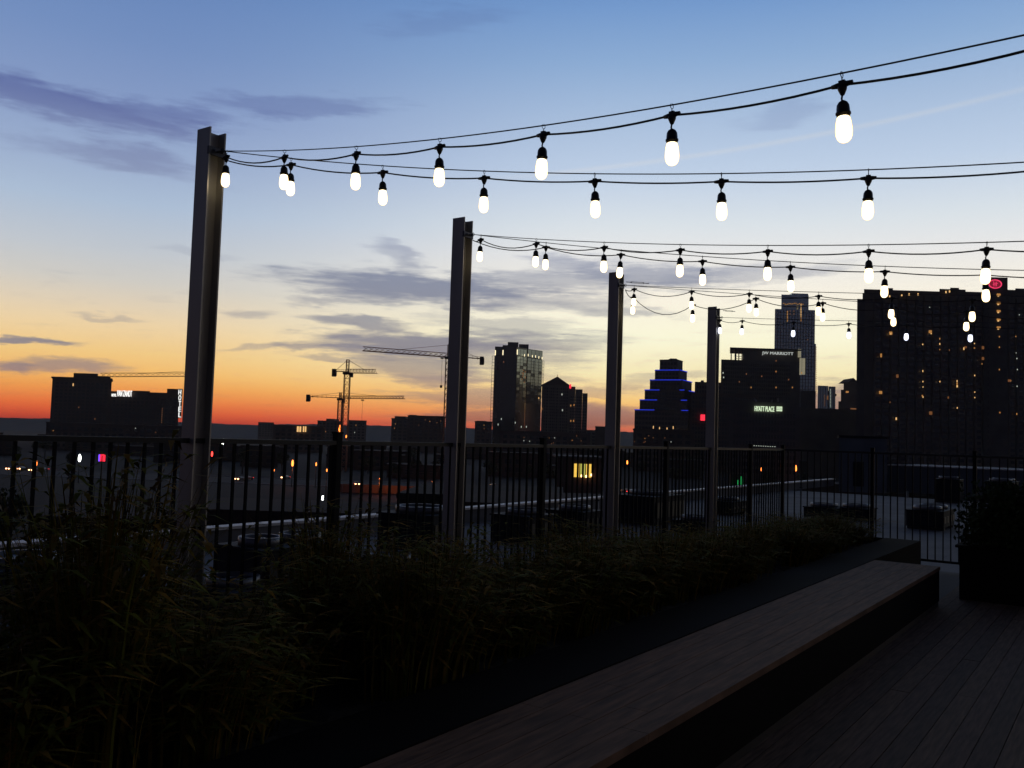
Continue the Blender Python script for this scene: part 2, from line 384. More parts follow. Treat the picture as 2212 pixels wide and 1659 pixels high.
# glass tower with crown lamps
Y = 930
t = thing('glass_tower', 'tall glass tower with lit crown fins and open lattice edges, right of the second pillar', 'tower')
Pl = at(1069.5,750,Y+22); Pc = at(1117,750,Y); Pr = at(1172,757,Y+34); Pm = at(1137.5,750,Y+13)
zt = zat(1090, 749.5, Y+10); zr = zat(1155, 756, Y+25)
far = Vector((Pl.x+Pr.x-Pc.x, Pl.y+Pr.y-Pc.y, 0))
body = MB().prism([(Pl.x,Pl.y),(Pc.x,Pc.y),(Pm.x,Pm.y),(Pm.x+.6,Pm.y+1.6),(Pr.x,Pr.y),(far.x,far.y)], GZ, zr).build('wall', M_glass, t)
zc = zat(1118, 769, Y)      # foot of the crown
def facepan(P0, P1, cols, z0, z1, rows, m, off=.35, name='pane', gap=.12, pick=None):
    d = (P1-P0); d.z = 0; Ln = d.length; d.normalize(); n = Vector((d.y, -d.x, 0)); w = Ln/cols; h = (z1-z0)/rows
    me = None
    for i in range(cols):
        for j in range(rows):
            mm = pick(i, j) if pick else m
            c = P0 + d*(w*(i+.5)) + n*off
            me_ = bpy.data.meshes.get('pm_%s_%.3f_%.3f' % (mm.name, w, h))
            if not me_:
                me_ = MB().box(-w/2*(1-gap), w/2*(1-gap), -.1, .1, -h/2*(1-gap), h/2*(1-gap)).mesh('pm_%s_%.3f_%.3f' % (mm.name, w, h), mm)
            o = put(name, me_, t); o.location = (c.x, c.y, z0 + h*(j+.5)); o.rotation_euler = (0,0,math.atan2(d.y, d.x) + random.uniform(-.01,.01))
zb = zat(1130, 870, Y)
pk = lambda i, j: random.choices([M_pane, M_glass], (.25+.055*j, .75-.055*j if j < 13 else .05))[0]
facepan(Pc, Pm, 3, zb, zc, 15, M_pane, pick=pk); facepan(Pm+(Pr-Pm)*.06, Pr, 4, zb, zc-.3, 15, M_pane, pick=pk)
facepan(Pl, Pc, 6, zb, zc, 15, M_glass, gap=.16)
facepan(Pc, Pm, 3, zc+.6, zt-2, 1, M_pane, gap=.08); facepan(Pm+(Pr-Pm)*.06, Pr, 4, zc+.4, zr-.4, 1, M_pane, gap=.08)
for (x0,x1,yt) in ((1069.5,1086,749),(1086,1097,746),(1097,1120,739.5),(1121,1142,744)):
    MB().box(xat(x0,yt,Y+18), xat(x1,yt,Y+18), Y+16, Y+36, zr-8, zat((x0+x1)/2,yt,Y+18)).build('crown_block', M_glass, t)
for (x,y) in ((1070,762),(1086.5,761.5),(1101.5,761),(1117.5,760.5)): lit_window(t, x, y, Y-1.5 if x > 1110 else Y+13, 1.8, 11, G_crown, 'crown_lamp')
for (x,y) in ((1125,766),(1133,767.5),(1141,767),(1150,769.5),(1157,770),(1164,772),(1171,773.5)): lit_window(t, x, y, Y+8, 1.3, 5, G_crown, 'crown_lamp')
for (xa, xb, y0, y1) in ((1063.5,1068.5,769,921),(1172.6,1175.3,779,860)):
    lt = MB(); za = zat(xa,y1,Y+24); zz = zat(xa,y0,Y+24); X0 = xat(xa,y0,Y+24); X1 = xat(xb,y0,Y+24); k = 0
    for X in (X0, X1): lt.bar((X,Y+24,za),(X,Y+24,zz),.35)
    n = int((zz-za)/3.4)
    for i in range(n+1): lt.box(X0,X1,Y+23.8,Y+24.2,za+i*(zz-za)/n-.14,za+i*(zz-za)/n+.14)
    lt.build('edge_lattice', M_mull, t)
for (x,y,mm) in ((1088,782,G_wind),(1164,860,G_winb),(1083,905,G_winw),(1076,917,G_winw),(1113,913,G_winw),(1126,922,G_winw),(1137,922,G_winw),(1135,815,G_wind),(1129,806,G_wind)):
    lit_window(t, x, y, Y-2, 1.4, 4, mm)
for k in range(9): lit_window(t, 1124+random.uniform(0,12), 800+k*3.2, Y-2+9, 2.2, 2.4, G_wind)

# gabled tower right of it
Y = 880
t = thing('gabled_tower', 'dark brown tower with a pediment roof beside the glass tower', 'tower')
a = xat(1172,832,Y); b = xat(1230,832,Y); zc_ = zat(1201,832,Y); pk_ = zat(1204,813.5,Y); cx = xat(1204,813.5,Y)
sbox(MB(), a, b, Y, 30, GZ, zc_).build('wall', M_conc2, t)
MB().add([(a-1,Y-1,zc_),(b+1,Y-1,zc_),(cx,Y-1,pk_),(a-1,Y+31,zc_),(b+1,Y+31,zc_),(cx,Y+31,pk_)], [(0,1,2),(5,4,3),(0,3,4,1),(1,4,5,2),(2,5,3,0)]).build('pediment', M_brick, t)
for (x0,x1,yt) in ((1230,1243,835),(1243,1258.5,841),(1258.5,1269.5,849.5)):
    sbox(MB(), xat(x0,yt,Y), xat(x1,yt,Y), Y, 26, GZ, zat((x0+x1)/2,yt,Y)).build('wall', M_conc2, t)
dark_windows(t, a+2, b-1, GZ+4, zc_-2, Y, 12, 22)
dark_windows(t, b+1, xat(1268,860,Y), GZ+4, zat(1250,855,Y), Y, 8, 20)
for i in range(9): MB().box(a+(b-a)*i/8-.35, a+(b-a)*i/8+.35, Y-.7, Y+.2, GZ, zc_-1).build('pilaster', M_conc2, t)
lit_window(t, 1232, 834.5, Y-1, 4, 9, G_red, 'red_beacon'); lit_window(t, 1204, 811.5, Y-1, 1.2, 4, G_wind, 'spire_lamp')
for (x,y,mm) in ((1233,876,G_win),(1240,875,G_win),(1233,909,G_win),(1239,909,G_win),(1172,883,G_wind),(1192,949,G_win),(1215,886,G_winw),(1214,852,G_winw)):
    lit_window(t, x, y, Y-1, 1.8, 4, mm)

# stepped tower with blue lights
Y = 620
t = thing('stepped_tower', 'stepped ziggurat office building with blue light strips along each terrace', 'office building')
k_ = .2422
def X4(x): return (1540+.2803*x)/1.1573
def Y4(y): return (820+.2803*y)/1.1573
tiers = [(387,600,285,375),(343,640,375,463),(297,685,463,553),(250,730,553,643),(205,772,643,733),(160,800,733,None)]
phi = R(-28)
for i, (x0, x1, y0, y1) in enumerate(tiers):
    wd = (x1-x0)*k_/1.272*Y/F; c = at(X4((x0+x1)/2), Y4(y0), Y+25); zt_ = zat(X4((x0+x1)/2), Y4(y0)+.5, Y+25-wd*.5); z0_ = GZ if y1 is None else zat(X4((x0+x1)/2), Y4(y1)-1, Y)-6
    h = wd/2
    o = MB().box(-h, h, -h, h, z0_-c.z, zt_-c.z).build('tier', M_conc2 if i % 2 else M_conc, t); o.location = c; o.rotation_euler = (0,0,phi)
    # parapet and light strip
    rim = MB()
    for s in (-1,1): rim.box(-h, h, s*h-.25, s*h+.25, zt_-c.z, zt_-c.z+.5); rim.box(s*h-.25, s*h+.25, -h, h, zt_-c.z, zt_-c.z+.48)
    o2 = rim.build('parapet', M_conc, t); o2.location = c; o2.rotation_euler = (0,0,phi)
    if i:
        ls = [MB().box(-h, h*(.98 if i < 3 else -.25), -h-.5, -h-.28, zt_-c.z-.15, zt_-c.z+.42), MB().box(h+.28, h+.5, -h+(0 if i < 3 else h*.6), h, zt_-c.z-.15, zt_-c.z+.42)]
        if i >= 3: ls.append(MB().box(h*.75, h, -h-.5, -h-.28, zt_-c.z-.15, zt_-c.z+.42))
        for l_ in ls:
            o3 = l_.build('light_strip', G_blue, t); o3.location = c; o3.rotation_euler = (0,0,phi)
    rows = 2 if y1 else 8
    g = MB()
    for q in range(int(wd/2.4)):
        for r_ in range(rows):
            g.box(-h+1+q*2.4, -h+2.9+q*2.4, -h-.12, -h+.1, zt_-c.z-3.4*(r_+1), zt_-c.z-3.4*(r_+1)+1.9)
    o4 = g.build('window', M_glass, t, 'stuff'); o4.location = c; o4.rotation_euler = (0,0,phi)
MB().box(xat(X4(480),Y4(275),Y+20), xat(X4(540),Y4(275),Y+20), Y+18, Y+26, zat(X4(510),Y4(300),Y+20), zat(X4(510),Y4(274),Y+20)).build('rooftop_box', M_mull, t)
for (x,y) in ((333,885),(388,895),(455,900),(510,888)): lit_window(t, X4(x), Y4(y), Y-18, 1.6, 6, G_winb)
for k in range(16): lit_window(t, X4(random.uniform(180,640)), Y4(random.uniform(945,1020)), Y-18, 1.5, 2, G_wind)

# block with red sign between
t = thing('office_block', 'dark flat-roofed block with a small red sign, right of the stepped tower', 'office building')
Y = 600
a, b, z = block(t, 1501, 1560, 825.5, Y, 40, M_conc2); dark_windows(t, a+1, b-1, GZ+4, z-2, Y, 9, 18); roofkit(t, a, b, Y, z, 2)
a2, b2, z2 = block(t, 1492, 1640, 850, Y-6, 5, M_brick); dark_windows(t, a2+1, b2-1, GZ+4, z2-2, Y-6, 22, 16)
lit_window(t, 1518, 902, Y-8, 9.5, 13, G_red, 'red_sign')

# Marriott hotel
Y = 700
t = thing('hotel', 'broad dark hotel block with JW MARRIOTT in white letters under its flat roof', 'hotel')
a, b, z = block(t, X4(938), X4(1645), Y4(291), Y, 40, M_conc)
a1, b1, z1 = block(t, X4(1131), X4(1640), Y4(197), Y+1, 36, M_conc2, 'upper_wall', zb=z-2)
sbox(MB(), xat(X4(1010),Y4(203),Y), xat(X4(1645),Y4(200),Y), Y-2, 38, z1-.2, z1+.9).build('canopy_roof', M_mull, t)
for x in (1030,1065,1072,1098,1127): MB().box(xat(X4(x),Y4(240),Y)-.35, xat(X4(x),Y4(240),Y)+.35, Y+.5, Y+1.2, z, z1-.2).build('canopy_post', M_mull, t)
for y in (228,252,272): MB().box(xat(X4(1065),Y4(y),Y), xat(X4(1127),Y4(y),Y), Y+.6, Y+1, zat(X4(1100),Y4(y),Y)-.15, zat(X4(1100),Y4(y),Y)+.15).build('canopy_rail', M_mull, t)
dark_windows(t, a+2, b-8, GZ+6, z-2, Y, 30, 24)
text(t, 'JW MARRIOTT', X4(1302), X4(1582), Y4(213), Y4(246), Y-1, glow('sign_soft_white', (.85,.9,.85), .55), 'roof_letters')
for (x0,x1,y0,y1) in ((1622,1650,188,262),(1637,1656,268,418),(1660,1686,270,416)):
    MB().box(xat(X4(x0),Y4(y0),Y), xat(X4(x1),Y4(y0),Y), Y-.4, Y-.1, zat(X4(x0),Y4(y1),Y), zat(X4(x0),Y4(y0),Y)).build('glass_strip', glow('lit_glass_strip', (.42,.38,.26), .55), t)
a, b, z = block(t, X4(1645), X4(1782), Y4(560), Y+2, 30, M_conc, 'side_wing')
for (x,y,mm) in ((1428,292,G_wind),(1427,388,G_win),(1163,410,G_wind),(1205,530,G_win),(1427,530,G_win),(1573,530,G_win),(1540,460,G_wind),(960,440,G_winw),(955,400,G_winw),(962,605,G_winw),(960,676,G_winw),(958,742,G_winw),(1205,676,G_win),(1610,795,G_winw),(1790,792,G_win),(1190,870,G_wind),(1318,905,G_wind),(1120,930,G_wind),(1655,400,G_win),(1300,430,G_wind),(1100,480,G_wind)):
    lit_window(t, X4(x), Y4(y), Y-1, 1.8, 3.2, mm)

# tall tower behind
Y = 1108
t = thing('skyscraper', 'tall pale teal skyscraper with a narrower lit crown behind the white-lettered hotel', 'skyscraper')
a, b, z = block(t, 1674.5, 1760, 668.5, Y, 45, M_glasst)
a1, b1, z1 = block(t, 1688, 1747, 637, Y+6, 32, M_glasst, 'crown', zb=z-1)
MB().box(a1+(b1-a1)*.4, b1, Y+8, Y+30, z1, z1+2.4).build('crown_top', M_glasst, t)
for i in range(15): MB().box(a+(b-a)*i/14-.3, a+(b-a)*i/14+.3, Y-.5, Y+.1, GZ, z-.5).build('fin', M_mull, t)
for i in range(34):
    zz = z-4-i*4.2
    MB().box(a, b, Y-.25, Y+.1, zz-.25, zz+.25).build('floor_band', M_mull, t)
MB().box(b, xat(1765,760,Y), Y+4, Y+30, GZ, zat(1765,742,Y)).build('side_wing', M_glasst, t)
def X6(x): return (1740+.1808*x)/1.1573
def Y6(y): return (660+.1808*y)/1.1573
for x in range(1215,1500,24):
    lit_window(t, X6(x), Y6(548+random.uniform(-6,10)), Y+4, 1.8, 1.6, G_win)
for y in range(565,790,22): lit_window(t, X6(1452), Y6(y), Y-1, 1.8, 2, G_winb if y < 740 else G_win)
for y in range(655,790,22): lit_window(t, X6(1265), Y6(y), Y-1, 1.8, 2, G_win)
for (x,y) in ((1300,650),(1300,690),(1355,650),(1355,690),(1544,1045)): lit_window(t, X6(x), Y6(y), Y-1, 1.6, 2, G_wind)
for k in range(26): lit_window(t, 1763.4, 750+k*4.2, Y+2, 1.5, 1.8, G_wind)

# low building carrying the green-white letters
Y = 450
t = thing('hotel', 'low dark hotel with greenish white letters HYATT PLACE on its top storey', 'hotel')
a, b, z = block(t, 1575, 1728, 868, Y, 30, M_conc); dark_windows(t, a+2, b-2, GZ+4, z-5, Y, 20, 9); roofkit(t, a, b, Y, z, 3)
text(t, 'HYATT PLACE', X4(1237), X4(1412), Y4(698), Y4(744), Y-1, G_signg, 'sign_letters')
lg = MB()
for i in range(4):
    for j in range(3): lg.box(xat(X4(1427+13*i),Y4(720),Y), xat(X4(1437+13*i),Y4(720),Y), Y-1.2, Y-.8, zat(X4(1440),Y4(712+15*j),Y), zat(X4(1440),Y4(701+15*j),Y))
lg.build('sign_squares', G_signg, t)
for k in range(11): lit_window(t, 1624+k*5, 962.5+.25*k, Y-170, 1.5, 1.6, G_winw)  # glowing dots put in for a row of reflections, not lit rooms

# twin towers and gabled block in the gap left of the big hotel
t = thing('residential_tower', 'distant pair of slim towers with tiny light strings left of the high-rise hotel', 'tower')
Y = 1300
for (x0,x1,y0) in ((1802,1890,515),(1898,1955,522)):
    a, b, z = block(t, X4(x0), X4(x1), Y4(y0), Y, 30, M_glasst)
    for i in range(5): MB().box(a+(b-a)*i/4-.3, a+(b-a)*i/4+.3, Y-.5, Y+.1, GZ, z).build('fin', M_mull, t)
a, b, z = block(t, X4(1860), X4(1925), Y4(560), Y+8, 20, M_conc2, 'link_wall')
for k in range(13): lit_window(t, X4(1914), Y4(548+k*13), Y-1, 1.2, 1.6, G_winw)
for k in range(7): lit_window(t, X4(1862), Y4(600+k*15), Y-1, 1.2, 1.6, G_wind)
lit_window(t, X4(1888), Y4(622), Y-1, 2.4, 9, G_wind, 'red_lamp'); lit_window(t, X4(1960), Y4(598), Y-1, 3, 5, M_mull, 'balcony')
t = thing('gabled_block', 'dark stepped block with a small gable against the left edge of the big hotel', 'building')
Y = 1000
for (x0,x1,y0) in ((1983,2165,656),(2006,2165,552),(2030,2165,482)):
    block(t, X4(x0), X4(x1), Y4(y0), Y+y0*.01, 30, M_brick)
a = xat(X4(2070),Y4(482),Y); b = xat(X4(2165),Y4(482),Y); zz = zat(X4(2120),Y4(484),Y); pk2 = zat(X4(2120),Y4(445),Y)
MB().add([(a,Y,zz),(b,Y,zz),((a+b)/2,Y,pk2),(a,Y+30,zz),(b,Y+30,zz),((a+b)/2,Y+30,pk2)], [(0,1,2),(5,4,3),(0,3,4,1),(1,4,5,2),(2,5,3,0)]).build('gable', M_brick, t)
lit_window(t, X4(2062), Y4(570), Y-1, 6, 4, G_win); lit_window(t, X4(2118), Y4(725), Y-2, 13, 5, G_wind)
t = thing('low_block', 'long low dark block under the gap beside the big hotel', 'building')
block(t, X4(1640), X4(2300), Y4(722), 560, 40, M_conc2); 

# big hotel on the right
Y = 500
t = thing('high_rise_hotel', 'huge dark high-rise hotel filling the right edge, with a red oval sign on its tower', 'hotel')
def X5(x): return (2040+.2351*x)/1.1573
def Y5(y): return (660+.2351*y)/1.1573
a, b, z = block(t, X5(438), X5(520), Y5(372), Y, 40, M_conc)
A_, B_, Z_ = block(t, X5(510), X5(3400), Y5(312), Y+1, 44, M_conc2)
steps = [(510,590,303),(775,835,250),(1170,1290,300),(1290,1330,287),(1330,1610,262),(1445,1540,246),(1610,1800,290),(2020,2140,268),(2140,2500,258),(845,1170,318)]
for (x0,x1,y0) in steps: sbox(MB(), xat(X5(x0),Y5(y0),Y), xat(X5(x1),Y5(y0),Y), Y+2, 25, Z_-6, zat(X5((x0+x1)/2),Y5(y0),Y)).build('roof_step', M_conc2, t)
tw = sbox(MB(), xat(X5(1808),Y5(150),Y), xat(X5(2012),Y5(150),Y), Y-2.5, 22, GZ, zat(X5(1910),Y5(150),Y)).build('sign_tower', M_conc, t)
sbox(MB(), xat(X5(1775),Y5(210),Y), xat(X5(1808),Y5(210),Y), Y-2, 20, GZ, zat(X5(1790),Y5(205),Y)).build('sign_tower_side', M_conc, t)
# oval sign
sg = bpy.data.objects.new('oval_sign', None)
c = at(X5(1905), Y5(213), Y-3.2)
def oval(rx, rz, w, n=40):
    m = MB(); pts = []
    for k in range(n):
        q = 2*math.pi*k/n; pts.append((rx*math.cos(q), rz*math.sin(q)))
    vs = []
    for (px_, pz_) in pts:
        Ln = math.hypot(px_/rx, pz_/rz); nx, nz = px_/rx/rx, pz_/rz/rz; q = math.hypot(nx, nz); nx/=q; nz/=q
        vs += [(px_-nx*w/2, -.15, pz_-nz*w/2), (px_+nx*w/2, -.15, pz_+nz*w/2), (px_+nx*w/2, .15, pz_+nz*w/2), (px_-nx*w/2, .15, pz_-nz*w/2)]
    fs = []
    for k in range(n):
        a0 = 4*k; b0 = 4*((k+1)%n)
        fs += [(a0+i, b0+i, b0+(i+1)%4, a0+(i+1)%4) for i in range(4)]
    return m.add(vs, fs)
s_ = Y/F
bk = MB(); bk.prism([(14.2*s_*math.cos(2*math.pi*k/32), 9.2*s_*math.sin(2*math.pi*k/32)) for k in range(32)], -.1, .1)
bo = bk.build('sign_back', glow('sign_back_red', (.55,.03,.07), .35), t); bo.location = (c.x, c.y+.5, c.z); bo.rotation_euler = (R(90),0,0)
o = oval(13.6*s_, 9*s_, 2*s_).build('sign_ring', G_hil, t); o.location = c
hm = MB()
for sx in (-1,1):
    hm.tube([(sx*2.8*s_,0,-5.2*s_),(sx*2.6*s_,0,0),(sx*3.2*s_,0,5.0*s_),(sx*4.6*s_,0,5.2*s_)], .45*s_*1.3, 5)
hm.tube([(-5.4*s_,0,-1.2*s_),(-2.6*s_,0,.4*s_),(2.6*s_,0,.2*s_),(5.6*s_,0,1.6*s_)], .55*s_, 5); hm.tube([(0,0,-5*s_),(0,0,5*s_)], .4*s_, 5)
o = hm.build('sign_letter', G_hil, t); o.location = c
# facade piers, windows
for i in range(44):
    X = A_ + 6 + i*(6.1*.78)
    MB().box(X-.6, X+.6, Y-.5, Y+1.05, GZ, Z_-3).build('pier', M_conc if i % 2 else M_conc2, t)
g = MB()
for i in range(43):
    for j in range(29):
        X = A_+6+(i+.5)*(6.1*.78); zz = GZ+6+j*3.35
        if zz < Z_-4: g.box(X-1.2, X+1.2, Y+.86, Y+1.02, zz, zz+1.8)
g.build('window', M_glass, t, 'stuff')
for y in (325,415,500,590,675): lit_window(t, X5(1942), Y5(y), Y-3, 8, 4.5, G_win); lit_window(t, X5(1938), Y5(y+14), Y-3, 3, 3, G_winb)
for (x,y,mm,w,h) in ((795,742,G_winb,3,5),(795,735,G_win,8,8),(1215,720,G_win,8,8),(1225,740,G_winb,2.4,3),(1135,855,G_winb,2,4),(1316,795,G_win,2,5),(1316,850,G_winb,2,5),(1316,910,G_win,1.8,3),
  (692,972,G_win,4,10),(1572,900,G_winb,2.5,7),(1590,885,G_wind,6,6),(1685,845,G_winb,2,3),(1685,893,G_win,3,3),(1775,890,G_wind,6,8),(1775,1005,G_wind,6,8),(1765,1062,G_win,2,3),(1136,1138,G_winb,2,5),
  (865,1192,G_wind,6,9),(1137,1250,G_winb,2,4),(1138,1308,G_winb,2,3),(1317,1250,G_winb,2,4),(1500,1245,G_winb,2,5),(1501,1300,G_winb,3,6),(1500,1272,G_win,3,6),(1687,1185,G_winb,2,4),(1688,1362,G_winb,2,3),
  (1688,1420,G_winb,2,3),(1138,1415,G_winb,2,4),(1130,1400,G_win,3,4),(687,1366,G_win,8,8),(1950,772,G_win,2,4),(1950,885,G_win,2,4),(1950,1122,G_win,2,4),(2125,770,G_win,2,3),(2128,945,G_winw,1.5,2),
  (2136,1005,G_winw,2,3),(2141,1122,G_winw,1.8,3),(2138,1300,G_winw,2,3),(2055,1240,G_wind,9,6),(2072,1242,G_win,2,2),(2135,1595,G_win,2,5),(1502,1530,G_winb,2,4),(853,1645,G_winb,3,7),(1220,1585,G_wind,8,9),
  (1406,1420,G_wind,3,6),(1955,1580,G_win,2,4),(1208,460,G_winw,1.8,2),(2162,540,G_winw,1.8,2),(787,1470,G_wind,2,4),(1418,915,G_wind,2,4)):
    lit_window(t, X5(x), Y5(y), Y-1.2 if not 1800 < x < 2015 else Y-3, w*.8, h*.8, mm)
for (x,y) in ((783,345),(912,330),(990,322),(1085,322),(1382,298),(1420,292)): lit_window(t, X5(x), Y5(y), Y-1.2, 2.4, 4.5, G_winb, 'roof_lamp')
for (x,y) in ((2175,1097),(2100,1062),(2125,1062),(2166,1062),(2167,1085),(2169,1120),(2169,1150),(2168,1170)): lit_window(t, x, y-50, Y-3 if x > 2150 else Y-1.2, 3, 4, random.choice((G_wind,G_win)))

# low silhouettes on the horizon and the dark city floor
def low(x0, x1, yt, Y, depth, m, label, cat='building', group=None, wins=0, name='low_building', tops=()):
    t = thing(name, label, cat, group=group)
    a, b, z = block(t, x0, x1, yt, Y, depth, m)
    sbox(MB(), a, b, Y, depth, z-.02, z+.7, grow=.3).build('parapet', m, t)
    if b-a > 12: dark_windows(t, a+1.5, b-1.5, max(GZ+1.5, z-24), z-1.5, Y, max(3,int((b-a)/5)), max(2,int((z-max(GZ+1.5,z-24))/4)))
    for (p0,p1,py) in tops: MB().box(xat(p0,py,Y), xat(p1,py,Y), Y+2, Y+depth*.7, z, zat((p0+p1)/2,py,Y)).build('rooftop_box', m, t)
    for k in range(wins): lit_window(t, random.uniform(x0+2,x1-2), random.uniform(yt+6, yt+26), Y-.6, 1.4, 1.8, random.choice((G_wind,G_wind,G_win,G_winw)))
    return t
low(558,592,913,1500,40,M_brick,'small dark flat block on the horizon right of the first pillar')
low(686,740,910,1200,50,M_brick,'dark block on the horizon at the foot of the left cranes',tops=((704,722,904.5),),wins=2)
low(752,792,909,1150,50,M_conc2,'low dark block just right of the two left cranes',wins=2)
low(846,884,905,1000,50,M_conc2,'mid-height dark block with a rooftop box left of the second pillar',tops=((852,876,899),),wins=2)
low(881,962,899.5,900,60,M_brick,'long dark block with a ragged roofline just left of the second pillar',tops=((884,898,896),(905,930,898),(940,958,898.5)),wins=5)
low(1026,1063,911.5,900,40,M_brick,'small dark block between the second pillar and the glass tower',tops=((1030,1050,909),),wins=2)
low(1286,1310,922.5,900,40,M_brick,'small dark block on the horizon beside the third pillar')
low(1255,1290,930,1000,40,M_conc2,'very low dark block under the red streak of sky right of the gabled tower')
low(1368,1500,930,560,40,M_brick,'dark podium building at the foot of the stepped tower',wins=8)
low(1080,1275,935,640,50,M_brick,'dark podium in front of the glass tower and the gabled tower',wins=10)
low(100,410,918,620,60,M_brick,'wide dark low block in front of the two left hotels',wins=3)
low(590,700,921,760,40,M_brick,'dark low block with two orange lit windows below the left horizon')
lw = thing('lit_storefront', 'pair of glowing orange windows on the far low block', 'windows')
for (x,w) in ((646,9),(658,7)):
    o = MB().box(xat(x-w/2,928,758), xat(x+w/2,928,758), 757.5, 758, zat(x,933,758), zat(x,921,758)).build('window', G_winb, lw)
    MB().box(xat(x-.5,928,757), xat(x+.5,928,757), 756.8, 757.3, zat(x,933,758), zat(x,921,758)).build('mullion', M_mull, lw)
M_lowa = mat('low_building_tar', (.03,.027,.025), .9, 0, .3, .12, .1, spec=.08); M_lowb = mat('low_building_brick', (.05,.035,.03), .9, 0, .3, .12, .1, spec=.08)
gl = 'unlit low buildings across the dark city'
def sector(x): return 'left of the first pillar' if x < 400 else 'between the first and second pillars' if x < 980 else 'between the second and third pillars' if x < 1310 else 'right of the third pillar'
for k in range(64):
    Yq = random.uniform(385, 720); xq = random.uniform(-250, 2400)
    if k % 5 == 0: Yq = random.uniform(85, 140)
    if xq > 1500: Yq = max(Yq, 260)
    w = random.uniform(14,34)/Yq*F; h = random.uniform(4, 11)
    top = GZ + h; yt = hor(xq) + (EYE.z-top)*F/Yq
    if Yq > 380: yt = max(yt, hor(xq)+12)
    low(xq, xq+w, yt, Yq, random.uniform(12,26), random.choice((M_lowa,M_lowb)), 'unlit low city building '+sector(xq), 'building', gl, name='low_building', wins=0)

# roads
rd = lambda y0, y1, z0, z1: MB().prism([(-420,y0+26),(420,y0-30),(420,y1-30),(-420,y1+26)], z0, z1)
rd(312, 348, GZ, GZ+.02).build('road', M_asph, kind='structure')
MB().prism([(-30,120),(-14,120),(30,300),(14,300)], GZ, GZ+.016).build('road', M_asph, kind='structure')
rd(309.5, 311.9, GZ, GZ+.14).build('pavement', M_conc, kind='structure'); rd(348.1, 350.5, GZ, GZ+.14).build('pavement', M_conc, kind='structure')
# ------------------------------------------------------------------ cranes
def lattice(m, A, B, w, n, ch=.22, tri=False, upv=None):
    A = Vector(A); B = Vector(B); d = (B-A).normalized()
    q = Vector((0,0,1)) if abs(d.z) < .9 else Vector((0,1,0))
    x = d.cross(q).normalized(); y = x.cross(d).normalized()
    if tri: cs = [x*(w/2)-y*(w*.35), -x*(w/2)-y*(w*.35), y*(w*.5)]
    else: cs = [x*w/2+y*w/2, -x*w/2+y*w/2, -x*w/2-y*w/2, x*w/2-y*w/2]
    for c in cs: m.bar(A+c, B+c, ch)
    for i in range(n):
        p = A+(B-A)*(i/n); p2 = A+(B-A)*((i+1)/n); pm = (p+p2)/2
        for k in range(len(cs)):
            c0, c1 = cs[k], cs[(k+1)%len(cs)]
            m.bar(p+c0, (pm if tri and k else p2)+c1 if not tri else p2+c1, ch*.6)
            if tri and k: m.bar(p2+c0 if k == 1 else p2+c1, p+c1 if k == 1 else p+c0, ch*.5)
            if not tri: m.bar(p2+c0, p2+c1, ch*.5)
def crane(label, xm, yj, Y, xtip, ytip, xcw, ycw, yap, mw, hook=None, hide_tip=False):
    base = at(xm, yj, Y); zj = base.z
    def same(x, y):
        d = ray(x, y); return EYE + d*((zj-EYE.z)/d.z)
    def lim(P):
        v = P - base; v.z = 0
        return v
    tip = at(xtip, ytip, Y*.96); cw = at(xcw, ycw, Y*1.02)
    t = thing('tower_crane', label, 'crane', (base.x, base.y, GZ), group='tower cranes on the skyline')
    o = Vector((base.x, base.y, GZ)); L_ = lambda P: Vector(P)-o
    m = MB(); H = zj-GZ; lattice(m, (0,0,0), (0,0,H), mw, int(H/mw/1.1), .30); m.build('mast', M_crane, t)
    m = MB(); tl = L_(tip); lattice(m, (0,0,H+.6), tl+Vector((0,0,.6)), mw*.85, int((tl-Vector((0,0,H))).length/mw/.95), .26, True); m.build('jib', M_crane, t)
    m = MB(); cl = L_(cw); m.bar((0,.5,H+.4), cl+Vector((0,.5,.4)), .35); m.bar((0,-.5,H+.4), cl+Vector((0,-.5,.4)), .35)
    for k in range(7):
        p = Vector((0,0,H+.4)).lerp(cl, k/7); m.bar(p+Vector((0,-.5,0)), p+Vector((0,.5,0)), .2); m.bar(p+Vector((0,0,0)), p+Vector((0,0,1.2)), .12)
    m.bar(Vector((0,0,H+1.6)), cl+Vector((0,0,1.2)), .12)
    m.build('counter_jib', M_crane, t)
    m = MB(); m.box(cl.x-1.0, cl.x+.9, cl.y-.9, cl.y+.9, cl.z-2.4, cl.z+1.4); m.box(cl.x-.6, cl.x+1.1, cl.y-1.1, cl.y+1.1, cl.z-2.0, cl.z+.6); m.build('counterweight', M_craned, t)
    ap = L_(at(xm, yap, Y)); m = MB(); lattice(m, (0,0,H), (0,0,ap.z), mw*.5, 4, .24); m.build('apex', M_crane, t)
    m = MB(); m.box(mw*.5, mw*.5+1.6, -1.6, 0, H-2.2, H); m.box(mw*.5+.1, mw*.5+1.5, -1.7, -1.6, H-1.6, H-.4); m.build('cab', M_craned, t)
    m = MB(); m.box(-mw*.75, mw*.75, -mw*.75, mw*.75, H-.9, H+.1); m.build('slewing_ring', M_craned, t)
    m = MB(); m.bar((0,0,ap.z), Vector((0,0,H)).lerp(tl, .62)+Vector((0,0,1.4)), .14); m.bar((0,0,ap.z), cl.lerp(Vector((0,0,H)), .1)+Vector((0,0,.6)), .14); m.build('tie_rod', M_crane, t)
    if hook:
        p = Vector((0,0,H)).lerp(tl, hook); m = MB(); m.box(p.x-.7,p.x+.7,p.y-.5,p.y+.5,p.z-1.1,p.z-.5); m.bar(p-Vector((0,0,1)), p-Vector((0,0,13)), .1); m.box(p.x-.5,p.x+.5,p.y-.3,p.y+.3,p.z-14.2,p.z-13); m.build('trolley_hook', M_craned, t)
    return t
